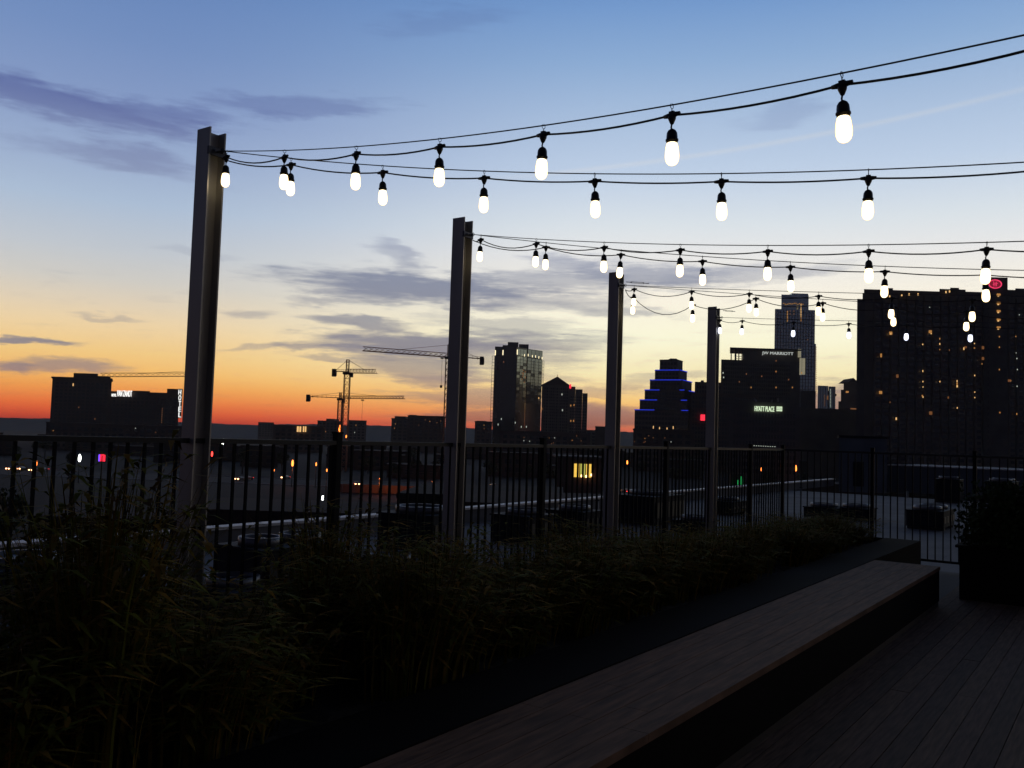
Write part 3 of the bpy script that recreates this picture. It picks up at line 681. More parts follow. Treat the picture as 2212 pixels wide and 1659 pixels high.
crane('tower crane with the tall mast and short jib between the first and second pillars', 750.5, 805, 430, 811, 805.5, 722, 803, 777, 2.6)
crane('lowest crane, its long jib pointing right, just left of the tall-masted crane', 735, 861, 470, 873, 861.5, 666, 858, 848, 2.0, hook=.36)
crane('tallest and largest crane, its long jib reaching left from behind the second pillar', 969.5, 771, 400, 784, 757, 1041, 777, 745, 2.5, hook=.08)
crane('crane whose thin jib crosses the sky between the far-left tower and the first pillar', 427, 812, 520, 217, 813, 436, 812.5, 800, 2.9)

# ------------------------------------------------------------------ trees in the city
def crown_mesh(seed, h):
    rn = random.Random(seed); m = MB(); lobes = [(Vector((rn.uniform(-1.6,1.6), rn.uniform(-1.6,1.6), h*rn.uniform(.5,.85))), rn.uniform(1.0,1.9)) for _ in range(9)]
    for _ in range(620):
        c, r = rn.choice(lobes); d = Vector((rn.gauss(0,1), rn.gauss(0,1), rn.gauss(0,1))).normalized(); p = c + d*r*rn.uniform(.55,1.12)
        a = Vector((rn.gauss(0,1), rn.gauss(0,1), rn.gauss(0,1))).normalized()*.34; b = a.cross(d).normalized()*.28
        m.add([p-a, p+b, p+a, p-b], [(0,1,2,3)])
    return m.mesh('crown', M_leaf)
crowns = [crown_mesh(s, 7+s*.8) for s in range(4)]
def trunk_mesh(h):
    m = MB(); m.tube([(0,0,0),(.1,0,h*.35),(0,.1,h*.7)], [.28,.2,.08], 7)
    for k in range(5):
        q = k*1.3; m.tube([(.08,0,h*(.3+.05*k)), (math.cos(q)*1.0,math.sin(q)*1.0,h*(.5+.05*k)), (math.cos(q)*1.5,math.sin(q)*1.5,h*(.62+.04*k))], [.12,.07,.03], 5)
    return m.mesh('trunk', M_bark)
trunks = [trunk_mesh(7+s*.8) for s in range(4)]
for k in range(60):
    Yq = random.choice((95,110,130,374,380,390,420,480,520))+random.uniform(-6,6); xq = random.uniform(-150,2300)
    if xq > 1500: Yq = max(Yq, 200)
    X = (xq-PW/2)/F*Yq; i = k % 4
    t = thing('tree', 'dark leafy street tree in the city '+sector(xq), 'tree', (X, Yq, GZ), random.uniform(0,6), 'street trees across the dark city')
    sc = random.uniform(.8,1.25); t.scale = (sc,sc,sc)
    put('trunk', trunks[i], t); put('crown', crowns[i], t)

# ------------------------------------------------------------------ street lamps, cars, small signs
def lamp(x, y, kind, hgt=8, light=0, label=None, Yf=None, sz=1.0):
    zl = GZ+hgt
    if Yf is None:
        d = ray(x, y); k = (zl-EYE.z)/d.z; P = EYE + d*k
    else: P = at(x, y, Yf)
    t = thing('street_lamp', label, 'street lamp', (P.x, P.y, GZ), 0, 'street lamps in the city')
    H = P.z-GZ; s = sz*P.y/300
    MB().lathe([(.14,0),(.10,H*.5),(.07,H-.3)], 8).build('pole', M_mull, t)
    MB().bar((0,0,H-.25), (-.5,0,H+.15), .08).build('arm', M_mull, t)
    mm = {'o':G_sod,'w':G_lampw,'r':G_tail,'g':G_green}[kind]
    o = MB().lathe([(.12*s,-.75*s),(.26*s,-.55*s),(.30*s,.1*s),(.22*s,.65*s),(.08*s,.9*s)], 10).build('lamp_head', mm, t); o.location = (0,0,H)
    if light:
        ld = bpy.data.lights.new('lamp_light', 'POINT'); ld.energy = light; ld.shadow_soft_size = .3; ld.color = (1,.20,.04) if kind == 'o' else (.9,.95,.9)
        lo = bpy.data.objects.new('lamp_light', ld); COL.objects.link(lo); lo.parent = t; lo.location = (0,-1.2,H-1)
    return t
lamp(632,1001,'o',light=650,label='bright orange street lamp alone in the dark midway between the first two pillars',sz=1.3)
lamp(481,955,'w',label='white lamp just right of the first pillar, highest of the lamps there',hgt=11,sz=1.3,Yf=420)
lamp(458,981,'r',label='small red lamp hard against the right side of the first pillar',hgt=8,sz=1.0)
lamp(735,928,'o',label='very bright orange lamp at the foot of the two left cranes',Yf=500,sz=1.8)
lamp(748,943,'o',label='faint orange lamp just below the very bright one under the cranes',Yf=420,sz=.6)
lamp(172,990,'w',label='white lamp left of the red and blue sign',sz=1.5)
lamp(78,1001,'o',label='orange lamp above the second pair of headlights at far left',sz=1.2)
lamp(683,1003,'o',label='small dim orange lamp right of the alone bright orange one',sz=.7)
lamp(565,980,'w',label='faint white lamp between the first pillar and the cranes',sz=.5)
lamp(592,1016,'o',label='tiny orange lamp above the parked headlights between first two pillars',sz=.5)
lamp(706,1016,'o',label='dim amber lamp left of the lit street patch',sz=.6)
lamp(697,1076,'w',hgt=3,label='low white lamp above the roof edge between the first two pillars',sz=1.0)
lamp(1071,993,'o',label='orange lamp on a tall pole right of the second pillar',sz=1.2,light=900)
lamp(1221,1012,'w',label='yellowish white lamp left of the glowing yellow window',sz=1.2)
lamp(1355,999,'o',label='small orange lamp just right of the third pillar, upper one',sz=.8)
lamp(1333,1046,'o',hgt=5,label='red orange lamp just right of the third pillar, lower one',sz=1.1)
lamp(1645,1014,'o',label='faint orange lamp left of the bright orange one at right',sz=.8)
lamp(1719,1012,'o',label='bright orange lamp near the fence corner at right',sz=1.2)
lamp(1811,1000,'w',label='thin white lamp at the edge of the grey stair house',sz=.7)
lamp(935,1040,'o',hgt=5,light=2000,label='sodium lamp over the orange-lit street left of the second pillar',sz=.2)
lamp(820,1034,'o',hgt=5,light=650,label='sodium lamp over the dim orange street halfway to the second pillar',sz=.2)
lamp(1003,1046,'o',hgt=5,light=650,label='sodium lamp hidden beside the second pillar over the lit street',sz=.2)
# orange-lit wall beside that street
p = at(700,1062,290)
w = thing('street_wall', 'low street wall glowing orange under sodium lamps left of the second pillar', 'wall')
for k in range(12):
    x0 = xat(715+26*k,1060,286); MB().box(x0, x0+3.75, 285.5, 286, GZ, GZ+2.6+.06*(k%2)).build('wall_panel', M_conc2, w)

def make_car(m):
    t = thing('car', 'car', 'car')
    prof = [(-2.2,.35),(-2.25,.8),(-1.35,.95),(-.75,1.42),(.75,1.45),(1.55,1.0),(2.15,.88),(2.25,.4)]
    b = MB(); n = len(prof)
    vs = [(x, -.85 if z < 1.1 else -.68, z) for x, z in prof] + [(x, .85 if z < 1.1 else .68, z) for x, z in prof]
    b.add(vs, [tuple(range(n)), tuple(range(2*n-1, n-1, -1))] + [(i, i+n, (i+1)%n+n, (i+1)%n) for i in range(n)]); b.build('body', m, t)
    for s in (-1,1):
        for x in (-1.35,1.35):
            o = MB().lathe([(.15,-.1),(.33,-.1),(.33,.1),(.15,.1)], 12).build('wheel', M_tyre, t); o.rotation_euler = (R(90),0,0); o.location = (x, s*.82, .33)
        MB().box(2.2,2.34,s*.62-.28,s*.62+.28,.50,.90).build('headlight', G_head, t)
        MB().box(-2.34,-2.2,s*.65-.2,s*.65+.2,.7,.86).build('taillight', G_tail, t)
        MB().box(-.7,.7,s*.70-.02,s*.70+.02,1.02,1.36).build('side_window', M_glass, t)
    MB().add([(.82,-.62,1.40),(.82,.62,1.40),(1.5,.7,1.06),(1.5,-.7,1.06)], [(0,1,2,3),(3,2,1,0)]).build('windscreen', M_glass, t)
    return t
protos = [make_car(m) for m in M_car]; used = [False]*3
def car(x, y, rz, i, label):
    P = onz(x, y, GZ+.7)
    if used[i]: c = copy_tree(protos[i])
    else: c = protos[i]; used[i] = True
    c.location = (P.x, P.y, GZ+.02); c.rotation_euler = (0,0,rz); c['label'] = label; c['group'] = 'cars on the dark streets'
H_ = R(-90)
car(26,1012,H_-.25,0,'car with bright headlights at the far left edge')
car(47,1012,H_-.1,1,'car with dimmer headlights second from the far left')
car(75,1015,H_-.2,2,'car with headlights directly under the orange lamp at far left')
car(93,1014,H_-.2,1,'car with headlights right of the orange lamp at far left')
car(519,1034,H_-.3,0,'car with white headlights right of the first pillar')
car(536,1033,H_-.3,2,'car with amber headlights just behind the white pair')
car(617,1031,H_-.2,1,'car with a faint headlight pair below the lone bright orange lamp')
car(770,1045,H_+.3,0,'car with small headlights on the dim orange street')
car(1067,1049,R(90)+.3,2,'car with red tail lights right of the second pillar')
car(1152,1058,H_-.3,1,'car with yellow headlights left of the fence post under the gabled tower')
car(1265,1064,H_-.3,0,'car with yellow headlights left of the third pillar')
car(1168,1056,R(90)+.4,1,'car with faint red tail lights behind the yellow headlights')
car(1352,1061,R(90)+.3,2,'car with red tail lights right of the third pillar')

# neon sign, lit window hall, green lights
P = at(221,989,250); t = thing('neon_sign', 'small red and blue neon sign on a post at far left', 'sign', (P.x,P.y,GZ)); H = P.z-GZ
MB().box(-.12,.12,-.12,.12,0,H-1.1).build('post', M_mull, t)
MB().box(-1.05,1.05,.02,.2,H-1.2,H+1.2).build('board', M_mull, t)
for k in range(4): MB().box(-.55+k*.38,-.30+k*.38,-.12,.02,H-1,H+1).build('red_tube', G_red, t)
MB().box(-1.0,-.72,-.12,.02,H-1,H+.9).build('blue_tube', G_violet, t)
t = thing('lit_hall', 'small hall with a glowing yellow window behind the fence left of the third pillar', 'building')
Y = 205
a, b, z = block(t, 1205, 1300, 990, Y, 18, M_brick)
for k in range(3): MB().box(xat(1240+k*13,1017,Y), xat(1251+k*13,1017,Y), Y-.2, Y-.02, zat(1260,1031,Y), zat(1260,1002,Y)).build('window', (G_winy, glow('lit_window_olive',(.62,.60,.12),.7), G_winy)[k], t)
MB().box(a-.4,b+.4,Y-.5,Y+18.4,z,z+.4).build('roof', M_conc, t)
for (x,y) in ((1256,1028),(1266,1029),(1277,1026)): lit_window(t, x, y, Y-.6, 2.2, 5, G_head, 'wall_lamp')
t = thing('market_sign', 'row of thin green light tubes beyond the fence left of its corner', 'sign')
for k, (x,h) in enumerate(((1580,10),(1586,12),(1594,10),(1601,18),(1604,14))):
    MB().box(xat(x-.5,1035,150), xat(x+.5,1035,150), 149.9, 150.1, zat(x,1047,150), zat(x,1047-h,150)).build('green_tube', G_green, t)
MB().box(xat(1578,1035,150), xat(1606,1035,150), 150.15, 150.3, GZ, zat(1590,1024,150)).build('board', M_mull, t)

# ------------------------------------------------------------------ terrace geometry, laid out along the fence line
VX = 2451.0
SC = .897
dv = ray(VX, hor(VX)); D = Vector((dv.x, dv.y, 0)).normalized(); Nn = Vector((D.y, -D.x, 0))   # Nn points to the terrace side
def fpt(x, perp):   # ground plan point where the line at distance perp (along -Nn from the eye) crosses photo column x
    d = ray(x, hor(x)); d = Vector((d.x, d.y, 0)); k = -perp/d.dot(Nn); return d*k
def plan(s, perp, z=0): return D*s - Nn*perp + Vector((0,0,z))      # s along the fence, perp away from the eye
FP = 4.73
ANG = math.atan2(D.y, D.x)
def s_of(x, perp=FP): return fpt(x, perp).dot(D)
sC = s_of(1692)             # corner
RAIL = 1.80-.077

# lower roof beyond the fence
LR = 1.8-3.4
o = MB().prism([plan(-14,FP+.2)[:2], plan(-14,21.5)[:2], plan(66,21.5)[:2], plan(66,FP+.2)[:2]][::-1], LR-.5, LR).build('lower_roof', M_roof, kind='structure')
o = MB().prism([plan(sC+3,FP+.2)[:2], plan(70,FP+.2)[:2], plan(70,-70)[:2], plan(sC+3,-70)[:2]], LR-.52, LR-.004).build('lower_roof', M_roof, kind='structure')
MB().prism([plan(-14,FP+.3)[:2], plan(-14,22.2)[:2], plan(64,22.2)[:2], plan(64,FP+.3)[:2]][::-1], GZ, LR-.51).build('lower_storeys', M_conc, kind='structure')
t = thing('roof_parapet', 'pale metal-capped parapet along the far edge of the lower roof', 'parapet')
s0 = -10; s1 = s_of(1801, 21.2)
k = 0; s = s0
while s < s1-.1:
    e = min(s+3.0, s1)
    q = MB().prism([plan(s+.01,21.0)[:2], plan(e-.01,21.0)[:2], plan(e-.01,21.5)[:2], plan(s+.01,21.5)[:2]], LR+.5, LR+.58)
    q.build('coping_panel', M_cop, t); s = e
MB().prism([plan(s0,21.1)[:2], plan(s1,21.1)[:2], plan(s1,21.4)[:2], plan(s0,21.4)[:2]], LR-.02, LR+.5).build('parapet_wall', M_roof, t)
# stair house and higher wing to the right
t = thing('stair_house', 'plain grey stair house at the far end of the lower roof near the fence corner', 'building')
P0 = at(1813,945,76); P1 = at(1916,948,76)
sbox(MB(), P0.x, P1.x, 76, 8, LR-.5, P0.z).build('wall', mat('render_grey', (.13,.15,.16), .8, 0, .15, .6), t)
sbox(MB(), P0.x, P1.x, 76, 8, P0.z, P0.z+.2, grow=.12).build('coping', M_unit, t)
MB().box(P0.x+1.2, P0.x+2.1, 75.93, 76.0, LR, LR+2.1).build('door', M_unit, t)
t = thing('roof_wing', 'long low roof wing with a thin pale coping line behind the right-hand fence', 'roof wing')
a0 = at(1917,1003,79); dW = -Nn; dW = Vector((Nn.x, Nn.y, 0))
zt_ = a0.z
Pa = Vector((a0.x,a0.y,0)); Pb = Pa + dW*60; Pc2 = Pb + D*14; Pd = Pa + D*14
MB().prism([Pa[:2], Pb[:2], Pc2[:2], Pd[:2]], LR-.5, zt_-.1).build('wall', mat('wing_grey', (.10,.115,.125), .8, 0, .15, .4), t)
for k in range(20):
    A1 = Pa + dW*(3*k+.02) - D*.12; A2 = Pa + dW*(3*k+2.98) - D*.12
    MB().prism([A1[:2], A2[:2], (A2+D*.6)[:2], (A1+D*.6)[:2]], zt_-.1, zt_).build('coping_panel', M_cop, t)

# rooftop units on the lower roof
def roof_unit(x, yb, w, d, h, label, rz=0, ring=True, lip=False):
    P = onz(x, yb, LR); w *= .62; d *= .8; h = h*.85
    t = thing('rooftop_unit', label, 'rooftop air unit', (P.x, P.y, LR), ANG+rz, 'rooftop air units on the lower roof')
    MB().box(-w/2,w/2,-d/2,d/2,.12,h).build('cabinet', M_unit, t)
    for sx in (-1,1): MB().box(sx*w*.4-.08,sx*w*.4+.08,-d/2,d/2,0,.12).build('skid', M_mull, t)
    MB().box(-w/2-.04,w/2+.04,-d/2-.04,d/2+.04,h,h+.05).build('lid', M_unit, t)
    nf_ = max(1, round(w/d)) if ring else 0
    for k in range(nf_):
        cx = -w/2 + w*(k+.5)/nf_; r = min(w/nf_, d)*.42
        rg = MB().lathe([(r*.86,0),(r*.86,.16),(r,.16),(r,0)], 20, (cx,0,h+.05)).build('fan_ring', M_unitl, t)
        b_ = MB()
        for q in range(5):
            an = q*1.2566; b_.bar((cx,0,h+.12),(cx+math.cos(an)*r*.8,math.sin(an)*r*.8,h+.14),.16*r*2,.02)
        b_.lathe([(.08,0),(.1,.1)], 8, (cx,0,h+.08)); b_.build('fan', M_mull, rg)
    for k in range(4): MB().box(-w/2+.1+k*w/4, -w/2+w/4-.06+k*w/4, -d/2-.03, -d/2+.01, .3, h-.2).build('louvre', M_mull, t)
    return t
roof_unit(600,1300,3.2,1.6,1.3,'large dark rooftop unit seen between the bars right of the first pillar')
roof_unit(500,1330,1.8,1.8,.6,'low rooftop unit with a round pale fan rim beside the first pillar')
roof_unit(905,1215,2.6,2.0,1.5,'dark rooftop unit just left of the second pillar',.2)
roof_unit(840,1255,2.2,1.6,.5,'low rooftop unit with a pale rim left of the second pillar')
roof_unit(1130,1170,2.6,1.8,1.0,'dark rooftop unit between the second pillar and the next fence post')
roof_unit(1400,1128,4.6,2.4,1.3,'wide dark rooftop unit just right of the third pillar')
roof_unit(1240,1150,2.2,2.0,.9,'small dark rooftop unit just left of the third pillar')
roof_unit(1500,1150,2.0,1.6,.5,'low rooftop unit left of the fourth pillar')
roof_unit(1570,1110,3.0,1.6,.7,'dark rooftop unit right of the fourth pillar')
roof_unit(1780,1120,2.4,1.8,.6,'low dark rooftop unit left of the first post past the corner')
roof_unit(1850,1122,2.6,1.8,.6,'low dark rooftop unit under the post past the corner')
roof_unit(2050,1085,2.6,1.8,1.7,'tall dark rooftop unit seen through the right-hand fence')
roof_unit(2010,1140,4.4,1.8,.9,'wide dark rooftop unit below the tall one behind the right-hand fence')
roof_unit(2165,1085,5.2,2,1.6,'wide dark rooftop unit at the right edge behind the fence')
roof_unit(40,1300,3.0,2,.8,'dark rooftop unit at the left edge behind the bars')

# ------------------------------------------------------------------ fences
def fence(Pst, Pen, zb, label, posts, sp=.105, phase=0.):
    d = (Pen-Pst); Ln = d.length; d.normalize(); ang = math.atan2(d.y, d.x)
    t = thing('metal_fence', label, 'fence', (Pst.x, Pst.y, 0), ang)
    MB().box(0, Ln, -.022, .022, RAIL-.03, RAIL).build('top_rail', M_rail, t)
    MB().box(0, Ln, -.016, .016, zb+.10, zb+.135).build('bottom_rail', M_iron, t)
    bm = MB().box(-.008,.008,-.008,.008, zb+.137, RAIL-.032).mesh('baluster', M_iron)
    pm = MB(); pm.box(-.025,.025,-.025,.025, zb, RAIL+.05); pm.box(-.03,.03,-.03,.03, RAIL+.05, RAIL+.065); pm = pm.mesh('post', M_iron)
    n = int(Ln/sp); k = 0
    for i in range(n):
        x = sp*(i+.5)
        if any(abs(x-p) < .05 for p in posts): continue
        o = put('baluster', bm, t); o.location = (x,0,0); o.rotation_euler = (random.uniform(-.004,.004), random.uniform(-.003,.003), 0)
    for p in posts:
        o = put('post', pm, t); o.location = (p,0,0)
    return t
sA = s_of(-420); P0 = plan(sA, FP); PC = plan(sC, FP)
pillx = [425, 984, 1323, 1537]
ps = [s_of(x) for x in pillx]
fposts = [s_of(x)-sA for x in (1174,1440,1622)] + [(s_of(730)-sA), sC-sA-.01] + [.04]
fence(P0, PC, .10, 'long black bar fence running away from the left behind the grasses to the corner', fposts)
PE = PC + Nn*9.5
def s2(x):
    d = ray(x, hor(x)); d = Vector((d.x,d.y,0)); # intersect with line PC + Nn*u
    # solve k*d = PC + Nn*u  -> dot with D
    k = PC.dot(D)/d.dot(D); return (d*k - PC).dot(Nn)
fence(PC+Nn*.035, PE, .02, 'shorter black bar fence turning right from the corner across the terrace end', [s2(1880), s2(2100), s2(2330)])

# ------------------------------------------------------------------ steel pillars
PT = 1.8+1.84
def pillar(P, label, H=PT):
    t = thing('steel_pillar', label, 'pillar', (P.x, P.y, 0), ANG, 'steel pillars carrying the string lights')
    W_, Hh, tf = .064, .060, .010
    # flanges stand across the fence line, the web runs along it; one rolled section
    m = MB()
    m.box(-Hh, -Hh+tf, -W_, W_, 0, H+.012); m.box(Hh-tf, Hh, -W_, W_, 0, H)
    m.box(-Hh+tf, Hh-tf, -.005, .005, 0, H-.004); m.build('beam', M_steel, t)
    MB().box(-.12,.12,-.12,.12,0,.015).build('base_plate', M_steel, t)
    c_ = MB(); c_.box(-Hh-.004,Hh+.004,-W_-.004,-W_+.012,H-.16,H-.11); [c_.lathe([(.006,0),(.006,.012)],6,(sx*.03,-W_-.012,H-.14)) for sx in (-1,1)]; c_.build('clamp', M_wire, t)
    e = MB(); e.tube([(0,-.07,H-.135),(0,-.115,H-.135)], .006, 6); e.tube([(0,-.115+.014*math.cos(q),H-.135+.014*math.sin(q)) for q in [k*.785 for k in range(9)]], .003, 5)
    e.build('eye_bolt', M_wire, t)
    return t
ordn = ('tallest steel I-beam pillar, nearest and leftmost', 'second steel I-beam pillar from the left, before the big crane', 'third steel I-beam pillar from the left, before the stepped tower', 'fourth and farthest steel I-beam pillar, beside the white-lettered hotel')
pil = []
for s_, lb in zip(ps, ordn):
    P = plan(s_, FP); pillar(P, lb); pil.append(P)

# ------------------------------------------------------------------ string lights
def bulb_proto(cool=False):
    t = thing('hanging_bulb', 'bulb', 'string light bulb')
    m = MB(); m.tube([(0, .010*math.sin(q), -.004+.010*math.cos(q)) for q in [k*.6 for k in range(10)]], .0016, 4); m.tube([(0,0,-.013),(0,0,-.028)], .002, 4); m.build('hook', M_wire, t)
    m = MB(); m.tube([(-.034,0,-.037),(-.014,0,-.038),(.014,0,-.038),(.034,0,-.037)], [.0065,.010,.010,.0065], 8)
    m.lathe([(.016,-.044),(.015,-.052),(.009,-.066),(.006,-.072)], 8); m.box(-.010,.010,-.006,.006,-.044,-.024); m.build('connector', M_sock, t)
    m = MB(); m.tube([(0,0,-.07),(-.003,0,-.082),(-.001,0,-.094)], .0034, 5); m.build('drop_cord', M_cable, t)
    m = MB(); m.lathe([(.006,-.090),(.014,-.096),(.019,-.105),(.0205,-.118),(.0205,-.128),(.0235,-.129),(.0235,-.135),(.020,-.136),(.0195,-.144)], 14); m.build('socket', M_sock, t)
    m = MB(); m.lathe([(.0175,-.140),(.0215,-.149),(.0240,-.162),(.0258,-.178),(.0265,-.193),(.0250,-.206),(.0205,-.217),(.0125,-.2245),(.004,-.227)], 16); m.build('glass_bulb', M_bulbc if cool else M_bulb, t)
    return t
BP = [None, None]
def bulb(P, rz, label, cool=False, tilt=0):
    i = int(cool)
    if BP[i] is None: BP[i] = bulb_proto(cool); c = BP[i]
    else: c = copy_tree(BP[i])
    c.location = P; c.rotation_euler = (tilt, random.uniform(-.05,.05), rz); c['label'] = label; c['group'] = 'glowing bulbs on the string lights'
    return c
ORD = ['first','second','third','fourth','fifth','sixth','seventh','eighth','ninth','tenth','eleventh','twelfth','thirteenth','fourteenth']
def string(k, desc, vp, bx, wire, span, cool=False, extra=None, sagc=.03, nmore=5):
    A = pil[k]; YA = A.y
    xA = PW/2 + A.x/A.y*F*1.0      # column at horizon height (roll neglected in 1/depth law)
    dd = ray(vp, hor(vp)); dd = -Vector((dd.x, dd.y, 0)).normalized()   # horizontal run direction away from the vanishing point
    if dd.x < 0: dd = -dd
    A0 = A + Nn*.115 + Vector((0,0,0)); 
    def sx(x, y):
        d = ray(x, y); # horizontal run distance where this view column meets the string's vertical plane
        n_ = Vector((dd.y, -dd.x, 0)); kk = A0.dot(n_)/d.dot(n_); P = EYE*0 + d*kk
        return (Vector((P.x,P.y,0))-Vector((A0.x,A0.y,0))).dot(dd), EYE.z + d.z*kk
    pts = [sx(x, y) for x, y in wire]
    z0 = PT-.135
    # least squares  z = z0 - a s + b s^2
    S11=S12=S22=T1=T2=0
    for s, z in pts:
        if s < .1: continue
        y_ = z - z0; S11 += s*s; S12 += s**3; S22 += s**4; T1 += y_*s; T2 += y_*s*s
    det = S11*S22-S12*S12; a = (T1*S22-T2*S12)/det; b = (S11*T2-S12*T1)/det
    if b < .004: b = .004; a = (T1 - b*S12)/S11
    zf = lambda s: z0 + a*s + b*s*s
    pos = lambda s, dz=0: Vector((A0.x+dd.x*s, A0.y+dd.y*s, zf(s)+dz))
    print('STRING', desc, 'a %.3f b %.4f' % (a, b), [round(s,2) for s,_ in pts], [round(z,2) for _,z in pts])
    ss = [sx(x, wire[0][1] + 60)[0] for x in bx]
    sp = sum(q-p for p, q in zip(ss[-3:], ss[-2:]))/2 if len(ss) > 2 else .65
    print('   bulbs s', [round(s,2) for s in ss])
    nvis = len(ss)
    while len(ss) < nvis + nmore: ss.append(ss[-1]+sp)
    ex = list(extra or []) + [0]*40
    rz = math.atan2(dd.y, dd.x)
    n = int(span/.15)
    MB().tube([pos(span*i/n) for i in range(n+1)], .0031, 5).build('support_wire', M_wire)
    tag(bpy.data.objects['support_wire'] if False else COL.objects[-1], 'thin steel wire above the cable of the %s light string' % desc, 'wire', 'support wires of the light strings')
    # cable through the connectors, drooping between them
    cp = [pos(0, -.05)]; prev = 0; pd = -.05
    allS = ss + []
    for i, s in enumerate(allS):
        dz = -.038-ex[i]; m_ = 8; gap = s-prev
        dr = sagc*gap/.65*((3.2,2.0,1.3,1,.8)[min(i,4)]) * (1.2 if ex[i] else 1)
        for q in range(1, m_+1):
            u = q/m_; cp.append(pos(prev+gap*u, pd+(dz-pd)*u - dr*4*u*(1-u)))
        prev = s; pd = dz
    s = prev
    while s < span-.3:
        e = min(s+.65, span)
        for q in range(1,5):
            u = q/4; cp.append(pos(s+(e-s)*u, -.04 - .02*4*u*(1-u)))
        s = e
    MB().tube(cp, .0042, 6).build('light_cable', M_cable)
    tag(COL.objects[-1], 'black rubber cable of the %s light string' % desc, 'cable', 'cables of the light strings')
    for i, s in enumerate(ss):
        P = pos(s, -ex[i])
        lab = '%s bulb from the pillar on the %s light string' % (ORD[i], desc)
        bulb(P, rz, lab, cool, 0)
    return pos(span)
ends = []
ends.append(string(0, 'topmost', -959, [487,612,767,947,1171,1448,1816], [(483,321),(767,316),(947,299),(1171,272),(1448,232),(1816,157),(2212,75)], 9.6, sagc=.017))
ends.append(string(0, 'second highest', -3200, [626,825,1045,1284,1558,1876], [(624,341),(826,358),(1046,369),(1284,376),(1558,376),(1876,367),(2212,350)], 10, sagc=.010))
ends.append(string(1, 'second pillar upper', -880, [1037,1157,1304,1469,1658,1876,2132], [(1158,511),(1306,522),(1474,530),(1660,533),(1876,531),(2132,524),(2212,518)], 9.6, sagc=.026))
ends.append(string(1, 'second pillar lower', -3770, [1178,1341,1517,1707,1912,2128], [(1178,522),(1345,540.6),(1518,553),(1701,567),(1911,576.4),(2212,583)], 10, sagc=.016))
ends.append(string(2, 'third pillar upper', -1200, [1369,1493,1618,1768,1927,2100], [(1491,617.5),(1621,626),(1769,631.7),(1863,634),(1927,636)], 9.6))
ends.append(string(2, 'third pillar lower', -3700, [1367,1496,1632,1777,1930,2088], [(1496,622),(1631,635),(1778,648),(1850,653),(1930,656)], 10, extra=[.09,.12,0,0,0,0], sagc=.06))
ends.append(string(3, 'farthest cool white', -1570, [1554,1603,1714,1833,1959,2096], [(1603,675),(1674,681.5),(1833,691.5),(1959,696),(2096,701)], 9.6, cool=True))
for i, E in enumerate(ends):
    pillar(Vector((E.x, E.y, 0)), 'steel pillar outside the view holding the far end of a light string', E.z+.12)
# turnbuckles near the third and fourth pillars
for k, (x0, x1, y) in enumerate(((1352,1402,609),(1562,1588,671))):
    P = pil[2+k]
    t = thing('turnbuckle', ('long turnbuckle tensioning the wires at the third pillar','short turnbuckle tensioning the wires at the fourth pillar')[k], 'turnbuckle')
    A = at(x0, y, P.y-.05); B = at(x1, y+4*(x1-x0)/60, P.y-.25)
    MB().tube([A, A.lerp(B,.25)], .004, 5).build('eye_screw', M_wire, t); MB().tube([A.lerp(B,.75), B], .004, 5).build('eye_screw', M_wire, t)
    MB().bar(A.lerp(B,.22)+Vector((0,0,.006)), A.lerp(B,.78)+Vector((0,0,.006)), .005).bar(A.lerp(B,.22)-Vector((0,0,.006)), A.lerp(B,.78)-Vector((0,0,.006)), .005).build('buckle_body', M_wire, t)

# ------------------------------------------------------------------ deck, bench, planter
s_lo, s_hi = -9.0, sC-.05
bw = .14; k = 0; dm = {}
dk = bpy.data.objects.new('deck', None); COL.objects.link(dk); dk['kind'] = 'structure'
dk.rotation_euler = (0,0,ANG)
def loc(s, perp): return (s, perp)    # local frame: x along fence, y = +perp (left normal of D is -Nn)
p = 1.93
perps = []
while p > -9.5: perps.append(p); p -= bw
cnt = 0
for i, p in enumerate(perps):
    near = p > -2.6
    s = -4.0 + (i*0.73 % 2.0); e_end = sC-.1
    segs = []
    while s < e_end:
        e = min(s + (3.66 if near else 20), e_end); segs.append((s, e)); s = e
    for (a, b) in segs:
        key = (round(b-a,3), (i+len(segs)) % 3)
        if key not in dm:
            w_ = bw-.0022; l_ = b-a-.004
            m = MB(); m.hexa([(0,0,-.028),(l_,0,-.028),(l_,w_,-.028),(0,w_,-.028),(.0,.0015,0),(l_,.0015,0),(l_,w_-.0015,0),(0,w_-.0015,0)])
            dm[key] = m.mesh('board', M_deck[key[1]])
        o = put('board', dm[key], dk); o.location = (a, p-bw, random.uniform(-.0012,.0012)); cnt += 1
print('boards', cnt)
MB().prism([plan(-8,1.8)[:2], plan(-8,-10)[:2], plan(sC,-10)[:2], plan(sC,1.8)[:2]], -.3, -.03).build('deck_substrate', M_plant, kind='structure')
MB().prism([plan(-8,1.8)[:2], plan(sC,1.8)[:2], plan(sC,5.0)[:2], plan(-8,5.0)[:2]], -.3, -.002).build('terrace_slab', M_conc, kind='structure')
